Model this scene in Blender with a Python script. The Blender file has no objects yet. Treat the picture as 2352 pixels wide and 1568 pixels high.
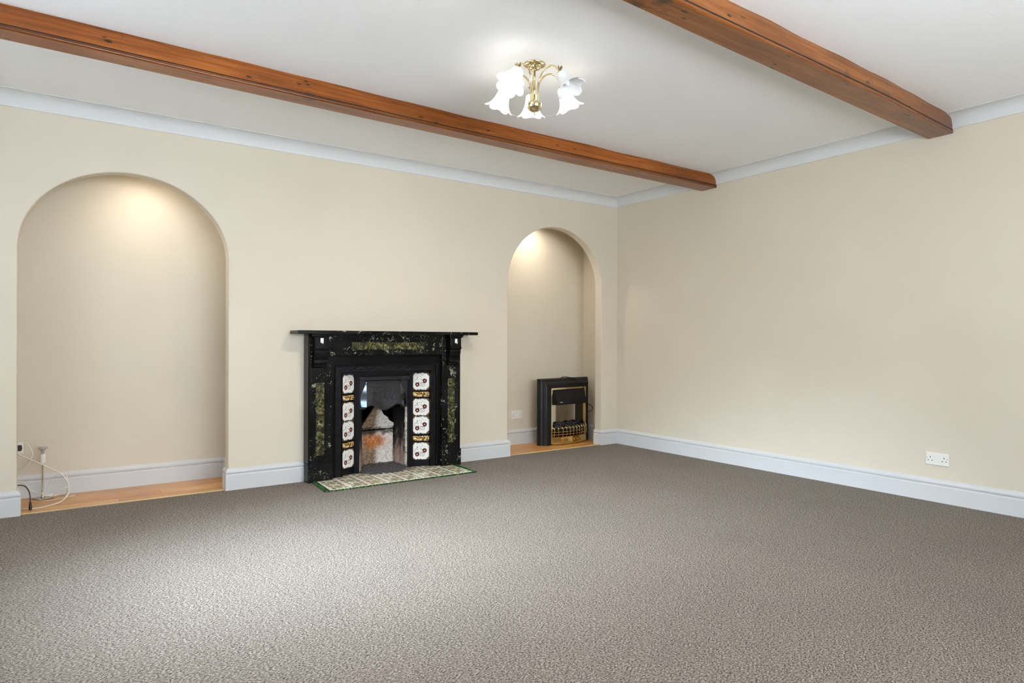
import bpy, bmesh, math, random
from mathutils import Vector, Matrix, noise
random.seed(7)
PI = math.pi
SC = bpy.context.scene
COL = SC.collection

# ------------------------------------------------------------------ camera
cam_d = bpy.data.cameras.new('camera')
cam = bpy.data.objects.new('camera', cam_d)
COL.objects.link(cam)
F_PX, YAW, PITCH, ROLL = 1490.96, 0.6138, -0.0004, 0.0027
cam_d.sensor_width = 36.0
cam_d.sensor_fit = 'HORIZONTAL'
cam_d.lens = F_PX * 36.0 / 2352.0
cam_d.clip_start = 0.05
fw = Vector((math.sin(YAW) * math.cos(PITCH), math.cos(YAW) * math.cos(PITCH), math.sin(PITCH)))
rt = Vector((math.cos(YAW), -math.sin(YAW), 0))
up = rt.cross(fw)
r2 = rt * math.cos(ROLL) + up * math.sin(ROLL)
u2 = -rt * math.sin(ROLL) + up * math.cos(ROLL)
M = Matrix((r2, u2, -fw)).transposed().to_4x4()
M.translation = Vector((-4.9856, -5.1007, 1.1))
cam.matrix_world = M
SC.camera = cam

# ------------------------------------------------------------------ view, world, lights
SC.view_settings.view_transform = 'Standard'
SC.view_settings.look = 'None'
SC.view_settings.exposure = 0.67
SC.view_settings.gamma = 1.0
SC.view_settings.use_curve_mapping = False
SC.cycles.use_denoising = True
SC.cycles.max_bounces = 8
SC.cycles.diffuse_bounces = 5
SC.cycles.glossy_bounces = 4
SC.cycles.sample_clamp_indirect = 6.0
SC.cycles.use_adaptive_sampling = True
SC.cycles.adaptive_threshold = 0.03

wd = bpy.data.worlds.new('daylight')
SC.world = wd
wd.use_nodes = True
bg = wd.node_tree.nodes['Background']
bg.inputs[0].default_value = (0.75, 0.87, 1.0, 1)
bg.inputs[1].default_value = 7.8


def area(name, loc, rot, sx, sy, energy, color, spread=180):
    l = bpy.data.lights.new(name, 'AREA')
    l.shape = 'RECTANGLE'
    l.size, l.size_y, l.energy, l.color = sx, sy, energy, color
    l.spread = math.radians(spread)
    o = bpy.data.objects.new(name, l)
    o.location, o.rotation_euler = loc, rot
    COL.objects.link(o)
    return o


# daylight through the window in the left wall ; added fill light behind the camera, tilted up at the ceiling
XL, YF, ZC = -6.35, -6.6, 2.64
area('daylight_left_window', (XL + .03, -1.95, 1.55), (0, -math.radians(90 - 31), 0), 1.1, 1.4, 40, (0.71, 0.86, 1.0), 48)
area('front_fill', (-3.3, YF + .03, 1.5), (math.radians(90 + 33), 0, 0), 3.0, 1.3, 88, (0.89, 0.95, 1.0), 160)

# ------------------------------------------------------------------ node helpers


class NT:
    def __init__(s, name):
        s.m = bpy.data.materials.new(name)
        s.m.use_nodes = True
        s.t = s.m.node_tree
        s.b = s.t.nodes['Principled BSDF']

    def n(s, kind, **kw):
        nd = s.t.nodes.new(kind)
        for k, v in kw.items():
            setattr(nd, k, v)
        return nd

    def put(s, sock, v):
        if isinstance(v, bpy.types.NodeSocket):
            s.t.links.new(v, sock)
        elif isinstance(v, (tuple, list)) and len(v) == 3 and sock.type == 'RGBA':
            sock.default_value = (*v, 1)
        else:
            sock.default_value = v

    def math(s, op, a, b=None, clamp=False):
        nd = s.n('ShaderNodeMath', operation=op, use_clamp=clamp)
        s.put(nd.inputs[0], a)
        if b is not None:
            s.put(nd.inputs[1], b)
        return nd.outputs[0]

    def co(s, scale=(1, 1, 1), loc=(0, 0, 0), rot=(0, 0, 0)):
        tc = s.n('ShaderNodeTexCoord')
        mp = s.n('ShaderNodeMapping')
        s.t.links.new(tc.outputs['Object'], mp.inputs[0])
        mp.inputs['Scale'].default_value = scale
        mp.inputs['Location'].default_value = loc
        mp.inputs['Rotation'].default_value = rot
        return mp.outputs[0]

    def noise(s, vec, scale, detail=4, rough=.5, dist=0.0):
        nd = s.n('ShaderNodeTexNoise')
        s.put(nd.inputs['Vector'], vec)
        nd.inputs['Scale'].default_value = scale
        nd.inputs['Detail'].default_value = detail
        nd.inputs['Roughness'].default_value = rough
        nd.inputs['Distortion'].default_value = dist
        return nd.outputs[0]

    def vor(s, vec, scale, feature='F1', out='Distance', rnd=1.0):
        nd = s.n('ShaderNodeTexVoronoi', feature=feature)
        s.put(nd.inputs['Vector'], vec)
        nd.inputs['Scale'].default_value = scale
        nd.inputs['Randomness'].default_value = rnd
        return nd.outputs[out]

    def ramp(s, fac, stops, interp='LINEAR'):
        nd = s.n('ShaderNodeValToRGB')
        s.put(nd.inputs[0], fac)
        cr = nd.color_ramp
        cr.interpolation = interp
        while len(cr.elements) < len(stops):
            cr.elements.new(0.5)
        for e, (p, c) in zip(cr.elements, stops):
            e.position = p
            e.color = (*c, 1) if isinstance(c, (tuple, list)) else (c, c, c, 1)
        return nd.outputs[0]

    def mix(s, fac, a, b, mode='MIX'):
        nd = s.n('ShaderNodeMix', data_type='RGBA', blend_type=mode)
        s.put(nd.inputs[0], fac)
        s.put(nd.inputs[6], a)
        s.put(nd.inputs[7], b)
        return nd.outputs[2]

    def bump(s, h, strength=.3, dist=.002, normal=None):
        nd = s.n('ShaderNodeBump')
        nd.inputs['Strength'].default_value = strength
        nd.inputs['Distance'].default_value = dist
        s.put(nd.inputs['Height'], h)
        if normal is not None:
            s.put(nd.inputs['Normal'], normal)
        s.t.links.new(nd.outputs[0], s.b.inputs['Normal'])
        return nd.outputs[0]

    def sep(s, vec):
        nd = s.n('ShaderNodeSeparateXYZ')
        s.put(nd.inputs[0], vec)
        return nd.outputs

    def set(s, color=None, rough=None, metal=None, coat=None, emit=None, es=0, spec=None):
        b = s.b
        if color is not None:
            s.put(b.inputs['Base Color'], color)
        if rough is not None:
            s.put(b.inputs['Roughness'], rough)
        if metal is not None:
            b.inputs['Metallic'].default_value = metal
        if coat is not None:
            b.inputs['Coat Weight'].default_value = coat
            b.inputs['Coat Roughness'].default_value = .12
        if emit is not None:
            s.put(b.inputs['Emission Color'], emit)
            b.inputs['Emission Strength'].default_value = es
        if spec is not None:
            b.inputs['Specular IOR Level'].default_value = spec
        return s.m


def simple(name, c, rough=.5, metal=0, **k):
    t = NT(name)
    return t.set(c, rough, metal, **k)


MT = {}
# wall emulsion: cream with a faint roller texture and a few scuffs
t = NT('wall_paint')
c = t.co()
f = t.noise(c, 260, 3, .6)
big = t.noise(c, 1.3, 3, .5)
col = t.mix(t.ramp(big, [(.35, 0.0), (.65, 1.0)]), (.650, .583, .468), (.675, .610, .498))
scf = t.math('MULTIPLY', t.ramp(t.noise(c, 5, 5, .7, .4), [(.68, 0.0), (.74, 1.0)]), t.ramp(t.sep(c)[2], [(.15, 1.0), (.75, 0.0)]))
col = t.mix(t.math('MULTIPLY', scf, .22), col, (.42, .34, .25))
t.bump(f, .12, .0012)
MT['wall'] = t.set(col, .62, spec=.35)

# ceiling: white embossed paper
t = NT('ceiling_paper')
c = t.co()
v = t.vor(t.co((1, 1.35, 1)), 85, rnd=.75)
f = t.noise(c, 190, 3, .6)
h = t.math('ADD', t.math('MULTIPLY', v, -1.0), t.math('MULTIPLY', f, .6))
t.bump(h, .26, .0026)
MT['ceiling'] = t.set((.91, .91, .905), .7, spec=.3)

t = NT('white_coving')
t.bump(t.noise(t.co(), 60, 3), .05, .001)
MT['coving'] = t.set((.68, .685, .68), .6, spec=.3)
t = NT('white_gloss')
t.bump(t.noise(t.co((1, 1, 8)), 22, 3), .04, .001)
MT['skirt'] = t.set((.61, .615, .62), .32, spec=.4)

# carpet: grey-brown loop pile, tufts laid in diagonal rows
t = NT('carpet_pile')
AL = -math.atan2(.72, .69)
c0 = t.co()
n1 = t.noise(t.co((112, 180, 1), rot=(0, 0, AL)), 1.0, 2, .55, .35)
n2 = t.noise(t.co((190, 250, 1), (.3, .1, 0), (0, 0, AL)), 1.0, 2, .6)
fine = t.noise(c0, 620, 2, .6)
h = t.math('ADD', t.math('MULTIPLY', n1, 1.0), t.math('ADD', t.math('MULTIPLY', n2, .40), t.math('MULTIPLY', fine, .12)))
t.bump(h, 1.0, .016)
mixf = t.math('ADD', t.math('MULTIPLY', n1, .60), t.math('ADD', t.math('MULTIPLY', n2, .25), t.math('MULTIPLY', fine, .15)))
yarn_shade = t.ramp(mixf, [(.395, (.022, .011, .005)), (.45, (.150, .116, .083)), (.52, (.268, .220, .178)), (.61, (.51, .445, .385))])  # recess shade put into the yarn colour, darker where the pile is low
wear = t.ramp(t.noise(c0, 1.6, 4, .55), [(.3, (.94, .94, .94)), (.7, (1.05, 1.05, 1.05))])
MT['carpet'] = t.set(t.mix(1.0, yarn_shade, wear, 'MULTIPLY'), .95, spec=.12)
t.b.inputs['Sheen Weight'].default_value = .15
t.b.inputs['Sheen Roughness'].default_value = .5
t.b.inputs['Sheen Tint'].default_value = (1, .97, .95, 1)


def wood(name, lo, mid, hi, rough, coat=0.0, knots=True, off=0.0, gs=(.55, 15, 15)):
    t = NT(name)
    c = t.co(gs, (off, off * 2.1, off))
    cb = t.co((1, 1, 1), (off, 0, 0))
    g = t.noise(c, 2.2, 6, .62, .9)
    g2 = t.noise(t.co((1.5, 60, 60), (off, 0, 0)), 2.5, 3, .6)
    fac = t.math('ADD', t.math('MULTIPLY', g, .72), t.math('MULTIPLY', g2, .28))
    col = t.ramp(fac, [(.30, lo), (.50, mid), (.70, hi)])
    tone = t.ramp(t.noise(cb, 1.1, 3, .5), [(.3, (.72, .68, .66)), (.7, (1.15, 1.15, 1.12))])
    col = t.mix(1.0, col, tone, 'MULTIPLY')
    if knots:
        k = t.vor(t.co((3.2, 2.6, 2.6), (off + .3, .45, .2)), 1.0)
        kf = t.ramp(t.math('ADD', k, t.math('MULTIPLY', t.noise(cb, 60, 3), .08)), [(.115, 1.0), (.20, 0.0)])
        col = t.mix(t.math('MULTIPLY', kf, .85), col, (.035, .016, .008))
        s = t.vor(t.co((9, 26, 26), (off, .3, .7)), 1.0)
        sf = t.ramp(s, [(.15, 1.0), (.20, 0.0)])
        gate = t.ramp(t.noise(cb, 3.1, 2), [(.5, 0.0), (.56, 1.0)])
        col = t.mix(t.math('MULTIPLY', sf, gate), col, (.03, .014, .007))
        ring = t.math('SINE', t.math('MULTIPLY', k, 95.0))
        rf = t.math('MULTIPLY', t.ramp(k, [(.16, .38), (.40, 0.0)]), t.ramp(ring, [(.2, 0.0), (1.0, 1.0)]))
        col = t.mix(rf, col, lo)
    t.bump(g2, .12, .001)
    return t.set(col, rough, coat=coat, spec=.35)


MT['beam'] = wood('varnished_pine_beam', (.10, .028, .004), (.29, .080, .010), (.47, .155, .024), .28, .12)
MT['beam2'] = wood('varnished_pine_beam_worn', (.095, .028, .005), (.23, .075, .014), (.37, .145, .036), .30, .12, off=3.7)
MT['bead'] = wood('varnished_bead', (.08, .022, .004), (.20, .058, .009), (.31, .10, .016), .26, .2, knots=False)
MT['groove'] = simple('groove_dark', (.018, .008, .004), .8)
MT['plank'] = wood('laminate_plank', (.42, .165, .040), (.60, .285, .080), (.74, .41, .14), .36, .15, knots=False, gs=(.8, 9, 9))
MT['plank2'] = wood('laminate_plank_pale', (.48, .215, .06), (.65, .335, .105), (.78, .45, .17), .36, .15, knots=False, off=2.0, gs=(.8, 9, 9))
MT['strip'] = wood('threshold_strip', (.60, .42, .18), (.70, .52, .26), (.78, .60, .33), .35, .2, knots=False)

# painted black slate with pale gold flecks
t = NT('black_marbled_slate')
c = t.co()
wn = t.n('ShaderNodeVectorMath', operation='MULTIPLY_ADD')
cn = t.n('ShaderNodeTexNoise')
t.put(cn.inputs['Vector'], c)
cn.inputs['Scale'].default_value = 16
t.put(wn.inputs[0], cn.outputs['Color'])
wn.inputs[1].default_value = (.09, .09, .09)
t.put(wn.inputs[2], c)
e = t.vor(wn.outputs[0], 30, 'DISTANCE_TO_EDGE')
line = t.ramp(e, [(.03, 1.0), (.09, 0.0)])
gate = t.ramp(t.noise(c, 13, 4, .7, .5), [(.57, 0.0), (.63, 1.0)])
dots = t.ramp(t.noise(c, 95, 2, .6), [(.66, 0.0), (.72, 1.0)])
dg = t.ramp(t.noise(t.co(loc=(3, 1, 2)), 5, 3, .6), [(.50, 0.0), (.60, 1.0)])
fl = t.math('MAXIMUM', t.math('MULTIPLY', line, gate), t.math('MULTIPLY', t.math('MULTIPLY', dots, dg), .7))
base = t.ramp(t.noise(c, 6, 4), [(.3, (.004, .0042, .0045)), (.7, (.013, .0135, .0135))])
MT['slate'] = t.set(t.mix(t.math('MULTIPLY', fl, .75), base, (.50, .49, .36)), .2, spec=.13)

t = NT('green_marble_inlay')
c = t.co()
g = t.noise(c, 21, 6, .72, 1.2)
col = t.ramp(g, [(.42, (.005, .006, .002)), (.51, (.028, .030, .008)), (.59, (.105, .10, .030)), (.68, (.27, .25, .12)), (.79, (.60, .57, .38))])
v = t.ramp(t.vor(wn.outputs[0] if False else c, 45, 'DISTANCE_TO_EDGE'), [(.02, 1.0), (.07, 0.0)])
col = t.mix(t.math('MULTIPLY', v, t.ramp(t.noise(c, 22, 3), [(.55, 0.0), (.65, .55)])), col, (.50, .46, .24))
MT['green'] = t.set(col, .22, spec=.5)

t = NT('cast_iron_black')
t.bump(t.noise(t.co(), 240, 3), .15, .001)
MT['iron'] = t.set((.008, .008, .010), .38, spec=.14)
t = NT('cast_iron_hood')
t.bump(t.noise(t.co(), 200, 3), .12, .001)
MT['hood'] = t.set((.030, .029, .033), .30, .35, spec=.4)
MT['blacktrim'] = simple('black_gloss_trim', (.006, .006, .007), .16, spec=.2)
MT['cheek'] = simple('hood_cheek_sky_tint', (.12, .145, .18), .2, 1.0)  # iron cheek; blue of the window reflection put into the base colour
MT['hook'] = simple('white_plastic_hook', (.82, .82, .82), .3)
MT['slip'] = simple('black_slate_slip', (.005, .005, .005), .3, spec=.1)


# transfer printed tiles; the object's own x/z run over +-half a tile
def tile_mat(name, ground, A, Bc, half):
    t = NT(name)
    s = 1.0 / half
    cv = t.co((s, s, s))
    X, Y, Z = t.sep(cv)
    nz = t.noise(cv, 5.5, 3, .6)

    def circ(x, z, r, soft=.035, wob=.07):
        dx = t.math('SUBTRACT', X, x)
        dz = t.math('SUBTRACT', Z, z)
        d = t.math('SQRT', t.math('ADD', t.math('MULTIPLY', dx, dx), t.math('MULTIPLY', dz, dz)))
        d = t.math('ADD', d, t.math('MULTIPLY', t.math('SUBTRACT', nz, .5), wob * 2))
        return t.ramp(d, [(max(r - soft, 0), 1.0), (r + soft, 0.0)])
    col = ground
    # brown corner and mid-edge motifs
    ax = t.math('ABSOLUTE', X)
    az = t.math('ABSOLUTE', Z)
    dd = t.math('ADD', t.math('ADD', ax, az), t.math('MULTIPLY', nz, .16))
    edge = t.ramp(t.math('MAXIMUM', t.math('MULTIPLY', ax, .93), az), [(.875, 0.0), (.905, 1.0)])
    egate = t.ramp(t.noise(cv, 4.5, 2, .6), [(.44, 0.0), (.52, 1.0)])
    cor = t.ramp(t.math('MULTIPLY', dd, .5), [(.80, 0.0), (.83, 1.0)])
    col = t.mix(t.math('MAXIMUM', cor, t.math('MULTIPLY', edge, egate)), col, A)
    # fine twigs and leaves
    tw = t.ramp(t.vor(t.co((s * 5.0, s * 5.0, s * 5.0)), 1.0), [(.26, 1.0), (.36, 0.0)])
    reg = t.math('MULTIPLY', circ(.0, .08, .70, .12), t.ramp(t.noise(cv, 3.6, 3), [(.38, 0.0), (.46, 1.0)]))
    col = t.mix(t.math('MULTIPLY', t.math('MULTIPLY', tw, reg), .8), col, (.08, .06, .055))
    # open white bloom drawn in grey
    w = t.math('SUBTRACT', circ(.22, -.36, .25), circ(.22, -.36, .15))
    col = t.mix(t.math('MULTIPLY', w, .6), col, (.25, .24, .24))
    col = t.mix(circ(.22, -.36, .05, .03), col, (.2, .17, .15))
    # two dark red blooms with a pale eye
    for x, z in ((-.38, -.38), (.46, .06)):
        col = t.mix(circ(x, z, .25), col, Bc)
        col = t.mix(circ(x, z, .07, .03), col, (.72, .42, .34))
    return t.set(col, .12, spec=.6)


MT['tile'] = tile_mat('flower_tile_glaze', (.80, .78, .75), (.13, .078, .035), (.085, .012, .010), .076)
t = NT('gold_mosaic_glaze')
v = t.n('ShaderNodeTexVoronoi')
t.put(v.inputs['Vector'], t.co((1, 1, 1.0)))
v.inputs['Scale'].default_value = 115
col = t.ramp(t.sep(v.outputs['Color'])[0], [(0, (.10, .05, .012)), (.3, (.36, .17, .03)), (.55, (.55, .36, .10)), (.8, (.80, .72, .50)), (1, (.2, .1, .03))], 'CONSTANT')
MT['gold'] = t.set(col, .15, spec=.6)


def hearth_tile_mat():
    t = NT('hearth_tile_glaze')
    s = 1.0 / .076
    cv = t.co((s, s, s))
    X, Y, Z = t.sep(cv)
    nz = t.noise(cv, 4, 3, .6)
    ax, ay = t.math('ABSOLUTE', X), t.math('ABSOLUTE', Y)

    def box(cx, cy, wx, wy):
        a = t.math('DIVIDE', t.math('ABSOLUTE', t.math('SUBTRACT', ax, cx)), wx)
        b = t.math('DIVIDE', t.math('ABSOLUTE', t.math('SUBTRACT', ay, cy)), wy)
        m = t.math('ADD', t.math('MAXIMUM', a, b), t.math('MULTIPLY', t.math('SUBTRACT', nz, .5), .6))
        return t.ramp(m, [(.86, 1.0), (1.0, 0.0)])
    r = t.math('SQRT', t.math('ADD', t.math('MULTIPLY', X, X), t.math('MULTIPLY', Y, Y)))
    r = t.math('ADD', r, t.math('MULTIPLY', t.math('SUBTRACT', nz, .5), .25))
    col = t.mix(t.ramp(nz, [(.45, 0.0), (.6, .5)]), (.76, .72, .60), (.62, .62, .44))
    col = t.mix(box(.62, .62, .2, .2), col, (.26, .09, .08))
    col = t.mix(box(.0, .62, .26, .1), col, (.25, .29, .12))
    col = t.mix(box(.62, .0, .1, .26), col, (.25, .29, .12))
    ring = t.ramp(t.math('ABSOLUTE', t.math('SUBTRACT', r, .36)), [(.05, 1.0), (.12, 0.0)])
    col = t.mix(ring, col, (.33, .35, .16))
    col = t.mix(t.ramp(r, [(.2, 1.0), (.27, 0.0)]), col, (.40, .23, .10))
    return t.set(col, .16, spec=.6)


MT['htile'] = hearth_tile_mat()
t = NT('green_glaze')
col = t.ramp(t.noise(t.co(), 55, 3, .6), [(.35, (.002, .018, .004)), (.55, (.008, .065, .008)), (.75, (.045, .16, .02))])
MT['gglaze'] = t.set(col, .12, spec=.7)
t = NT('grout')
MT['grout'] = t.set((.60, .58, .52), .8)
t = NT('ash_grey')
f = t.noise(t.co(), 60, 5, .7)
t.bump(f, .8, .01)
MT['ash'] = t.set(t.ramp(f, [(.35, (.035, .033, .036)), (.6, (.12, .115, .12)), (.75, (.3, .29, .29))]), .95)

# fire clay lining: soot, rust-orange burning and limewash that flake across it
t = NT('fireclay_lining')
c = t.co()
X, Y, Z = t.sep(c)
n1 = t.noise(c, 14, 6, .7)
n2 = t.noise(c, 45, 5, .7)
zz = t.math('ADD', Z, t.math('MULTIPLY', t.math('SUBTRACT', n1, .5), .16))
xx = t.math('ADD', X, t.math('MULTIPLY', t.math('SUBTRACT', n1, .5), .10))
col = t.ramp(n2, [(.35, (.50, .44, .38)), (.5, (.68, .64, .60)), (.65, (.80, .78, .76))])
# buff staining on the left half
lf = t.ramp(t.math('ADD', xx, 2.9), [(.185, 1.0), (.235, 0.0)])
col = t.mix(t.math('MULTIPLY', lf, .85), col, t.ramp(n2, [(.35, (.08, .036, .010)), (.65, (.27, .145, .05))]))
# rust band
ob = t.ramp(t.math('ABSOLUTE', t.math('SUBTRACT', zz, .225)), [(.02, 1.0), (.075, 0.0)])
oc = t.ramp(n2, [(.35, (.30, .07, .012)), (.6, (.56, .19, .05)), (.7, (.62, .42, .32))])
ox = t.ramp(t.math('ABSOLUTE', t.math('ADD', xx, 2.70)), [(.05, 1.0), (.13, .15)])
col = t.mix(t.math('MULTIPLY', t.math('MULTIPLY', ob, ox), .9), col, oc)
# soot line below the lintel joint
sb = t.ramp(t.math('ABSOLUTE', t.math('SUBTRACT', zz, .315)), [(.012, .85), (.035, 0.0)])
col = t.mix(sb, col, (.03, .025, .022))
t.bump(n2, .7, .006)
MT['clay'] = t.set(col, .95, spec=.1)

t = NT('sooty_side_brick')
c = t.co()
X, Y, Z = t.sep(c)
n1 = t.noise(t.co((1, 1, .35)), 26, 6, .7)
n2 = t.noise(c, 60, 4, .7)
s0 = t.math('ADD', Z, t.math('MULTIPLY', t.math('SUBTRACT', n1, .5), .75))
col = t.ramp(s0, [(.02, (.40, .30, .25)), (.14, (.24, .16, .13)), (.22, (.07, .052, .05)), (.32, (.014, .013, .014))])
t.bump(n2, .5, .005)
MT['sideclay'] = t.set(col, .92, spec=.15)
MT['soot'] = simple('soot_black', (.006, .006, .006), .95, spec=.1)
t = NT('lime_mortar')
t.bump(t.noise(t.co(), 90, 4), .6, .004)
MT['mortar'] = t.set(t.ramp(t.noise(t.co(), 40, 5, .7), [(.38, (.14, .11, .09)), (.5, (.62, .56, .48)), (.7, (.82, .78, .72))]), .9)

MT['brass'] = simple('polished_brass', (.80, .56, .20), .14, 1.0)
MT['brasspale'] = simple('pale_brass', (.86, .74, .50), .2, 1.0)
MT['lampbrass'] = simple('lamp_brass', (.78, .66, .42), .12, 1.0)
MT['leafbrass'] = simple('aged_brass_leaf', (.36, .31, .17), .35, 1.0)
MT['mirror'] = simple('mirror_back', (.72, .74, .75), .04, 1.0)
MT['firebody'] = simple('satin_black_metal', (.009, .009, .011), .42, spec=.3)
MT['coal'] = simple('black_coal', (.013, .013, .015), .38)
MT['badge'] = simple('silver_badge', (.7, .7, .7), .3, .8)
MT['plastic'] = simple('white_moulded_plastic', (.80, .78, .73), .28)
MT['switch'] = simple('rocker_white', (.85, .84, .80), .22)
MT['hole'] = simple('pin_hole_dark', (.02, .015, .012), .8)
MT['flexw'] = simple('white_flex', (.76, .73, .67), .4)
MT['flexb'] = simple('black_flex', (.012, .011, .010), .4)
MT['nickel'] = simple('brushed_nickel', (.55, .52, .46), .26, 1.0)
t = NT('clear_bulb_glass')
t.b.inputs['Transmission Weight'].default_value = .75
MT['bulbglass'] = t.set((.9, .9, .9), .08)
MT['opal'] = simple('opal_bulb', (.85, .83, .8), .2)
MT['frame'] = simple('upvc_window', (.8, .8, .8), .3)
t = NT('window_glass')
t.b.inputs['Transmission Weight'].default_value = 1.0
MT['glass'] = t.set((1, 1, 1), .0)
t = NT('frosted_shade')
lw = t.n('ShaderNodeLayerWeight')
lw.inputs[0].default_value = .35
t.b.inputs['Subsurface Weight'].default_value = 0
MT['shade'] = t.set((.85, .84, .82), .35, emit=(1.0, .95, .86), es=1.3)
MT['shade_dim'] = simple('frosted_shade_unlit', (.80, .80, .79), .35)
MT['dead'] = simple('unlit_bulb', (.86, .85, .83), .25)
MT['lit'] = simple('lit_bulb', (1, 1, 1), .4, emit=(1.0, .90, .72), es=6)
MT['spotlit'] = simple('lit_spot_face', (1, 1, 1), .4, emit=(1.0, .88, .68), es=10)

# ------------------------------------------------------------------ object helpers


def bm_new():
    return bmesh.new()


def root(name, label, cat, loc=(0, 0, 0), rz=0.0, group=None):
    o = bpy.data.objects.new(name, None)
    o.empty_display_size = .1
    COL.objects.link(o)
    o.location = loc
    o.rotation_euler = (0, 0, rz)
    o['label'], o['category'] = label, cat
    if group:
        o['group'] = group
    return o


def obj(name, bm, mat, parent=None, label=None, cat=None, kind=None, group=None, smooth=False, local=False, loc=None, mesh=None, bevel=0.0, seg=2):
    if mesh is None:
        bmesh.ops.recalc_face_normals(bm, faces=bm.faces)
        mesh = bpy.data.meshes.new(name)
        bm.to_mesh(mesh)
        bm.free()
        if mat is not None:
            for mm in (mat if isinstance(mat, (list, tuple)) else [mat]):
                mesh.materials.append(mm)
        if smooth:
            for p in mesh.polygons:
                p.use_smooth = True
    o = bpy.data.objects.new(name, mesh)
    COL.objects.link(o)
    if loc is not None:
        o.location = loc
    if parent is not None:
        o.parent = parent
        if not local and parent.type == 'EMPTY':
            o.matrix_parent_inverse = Matrix.Translation(-Vector(parent.location))
    if label:
        o['label'] = label
    if cat:
        o['category'] = cat
    if kind:
        o['kind'] = kind
    if group:
        o['group'] = group
    if bevel > 0:
        md = o.modifiers.new('bevel', 'BEVEL')
        md.width, md.segments, md.limit_method = bevel, seg, 'ANGLE'
        md.angle_limit = math.radians(40)
    return o


def box(bm, x0, x1, y0, y1, z0, z1):
    vs = [bm.verts.new((x, y, z)) for x in (x0, x1) for y in (y0, y1) for z in (z0, z1)]
    for f in ((0, 1, 3, 2), (4, 6, 7, 5), (0, 4, 5, 1), (2, 3, 7, 6), (0, 2, 6, 4), (1, 5, 7, 3)):
        bm.faces.new([vs[i] for i in f])
    return vs


def bx(*a):
    bm = bm_new()
    box(bm, *a)
    return bm


def lathe(bm, prof, n=24, center=(0, 0, 0), mtx=None, cap=True):
    """prof: list of (r, z)"""
    rings = []
    for r, z in prof:
        ring = []
        for i in range(n):
            a = 2 * PI * i / n
            p = Vector((r * math.cos(a), r * math.sin(a), z))
            if mtx is not None:
                p = mtx @ p
            ring.append(bm.verts.new(p + Vector(center)))
        rings.append(ring)
    for a, b in zip(rings, rings[1:]):
        for i in range(n):
            bm.faces.new((a[i], a[(i + 1) % n], b[(i + 1) % n], b[i]))
    if cap:
        bm.faces.new(rings[0][::-1])
        bm.faces.new(rings[-1])
    return rings


def catmull(pts, k=6):
    pts = [Vector(p) for p in pts]
    out = []
    for i in range(len(pts) - 1):
        p0 = pts[i - 1] if i > 0 else pts[i] * 2 - pts[i + 1]
        p1, p2 = pts[i], pts[i + 1]
        p3 = pts[i + 2] if i + 2 < len(pts) else p2 * 2 - p1
        for j in range(k):
            t = j / k
            out.append(.5 * ((2 * p1) + (p2 - p0) * t + (2 * p0 - 5 * p1 + 4 * p2 - p3) * t * t + (-p0 + 3 * p1 - 3 * p2 + p3) * t ** 3))
    out.append(pts[-1])
    return out


def tube(bm, pts, r, n=8, closed=False):
    pts = [Vector(p) for p in pts]
    rr = r if callable(r) else (lambda s: r)
    N = len(pts)
    prev = None
    rings = []
    for i, p in enumerate(pts):
        if closed:
            d = pts[(i + 1) % N] - pts[i - 1]
        else:
            d = pts[min(i + 1, N - 1)] - pts[max(i - 1, 0)]
        d.normalize()
        if prev is None:
            a = Vector((0, 0, 1)) if abs(d.z) < .9 else Vector((1, 0, 0))
            u = d.cross(a).normalized()
        else:
            u = (prev - d * prev.dot(d)).normalized()
        prev = u
        v = d.cross(u)
        R = rr(i / max(N - 1, 1))
        rings.append([bm.verts.new(p + (u * math.cos(2 * PI * k / n) + v * math.sin(2 * PI * k / n)) * R) for k in range(n)])
    pairs = list(zip(rings, rings[1:]))
    if closed:
        pairs.append((rings[-1], rings[0]))
    for a, b in pairs:
        for k in range(n):
            bm.faces.new((a[k], a[(k + 1) % n], b[(k + 1) % n], b[k]))
    if not closed:
        bm.faces.new(rings[0][::-1])
        bm.faces.new(rings[-1])


def sweep(bm, path, prof, side=1, caps=True):
    """path: list of (x,y); prof: list of (out, z); extrudes mitred with 'out' to the chosen side"""
    P = [Vector((p[0], p[1])) for p in path]
    rows = []
    for i, p in enumerate(P):
        def nrm(a, b):
            d = (b - a).normalized()
            return Vector((d.y, -d.x)) * side
        if i == 0:
            m = nrm(P[0], P[1])
        elif i == len(P) - 1:
            m = nrm(P[-2], P[-1])
        else:
            n1, n2 = nrm(P[i - 1], p), nrm(p, P[i + 1])
            m = (n1 + n2).normalized()
            m = m / max(m.dot(n1), .3)
        rows.append([bm.verts.new((p.x + m.x * o, p.y + m.y * o, z)) for o, z in prof])
    for a, b in zip(rows, rows[1:]):
        for k in range(len(prof)):
            j = (k + 1) % len(prof)
            bm.faces.new((a[k], b[k], b[j], a[j]))
    if caps:
        bm.faces.new(rows[0][::-1])
        bm.faces.new(rows[-1])


def prism(bm, poly, y0, y1, ax='y'):
    """extrude polygon given in (x,z) between y0 and y1; y may be callables of (x,z)"""
    f0 = y0 if callable(y0) else (lambda x, z: y0)
    f1 = y1 if callable(y1) else (lambda x, z: y1)
    a = [bm.verts.new((x, f0(x, z), z)) for x, z in poly]
    b = [bm.verts.new((x, f1(x, z), z)) for x, z in poly]
    bm.faces.new(a)
    bm.faces.new(b[::-1])
    n = len(poly)
    for i in range(n):
        j = (i + 1) % n
        bm.faces.new((a[i], b[i], b[j], a[j]))


# ------------------------------------------------------------------ room shell
ND = .55        # depth of the alcoves
TH = .10        # thickness of the arch wall
# arch outlines (x, z): straight jambs under a half ellipse


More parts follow.
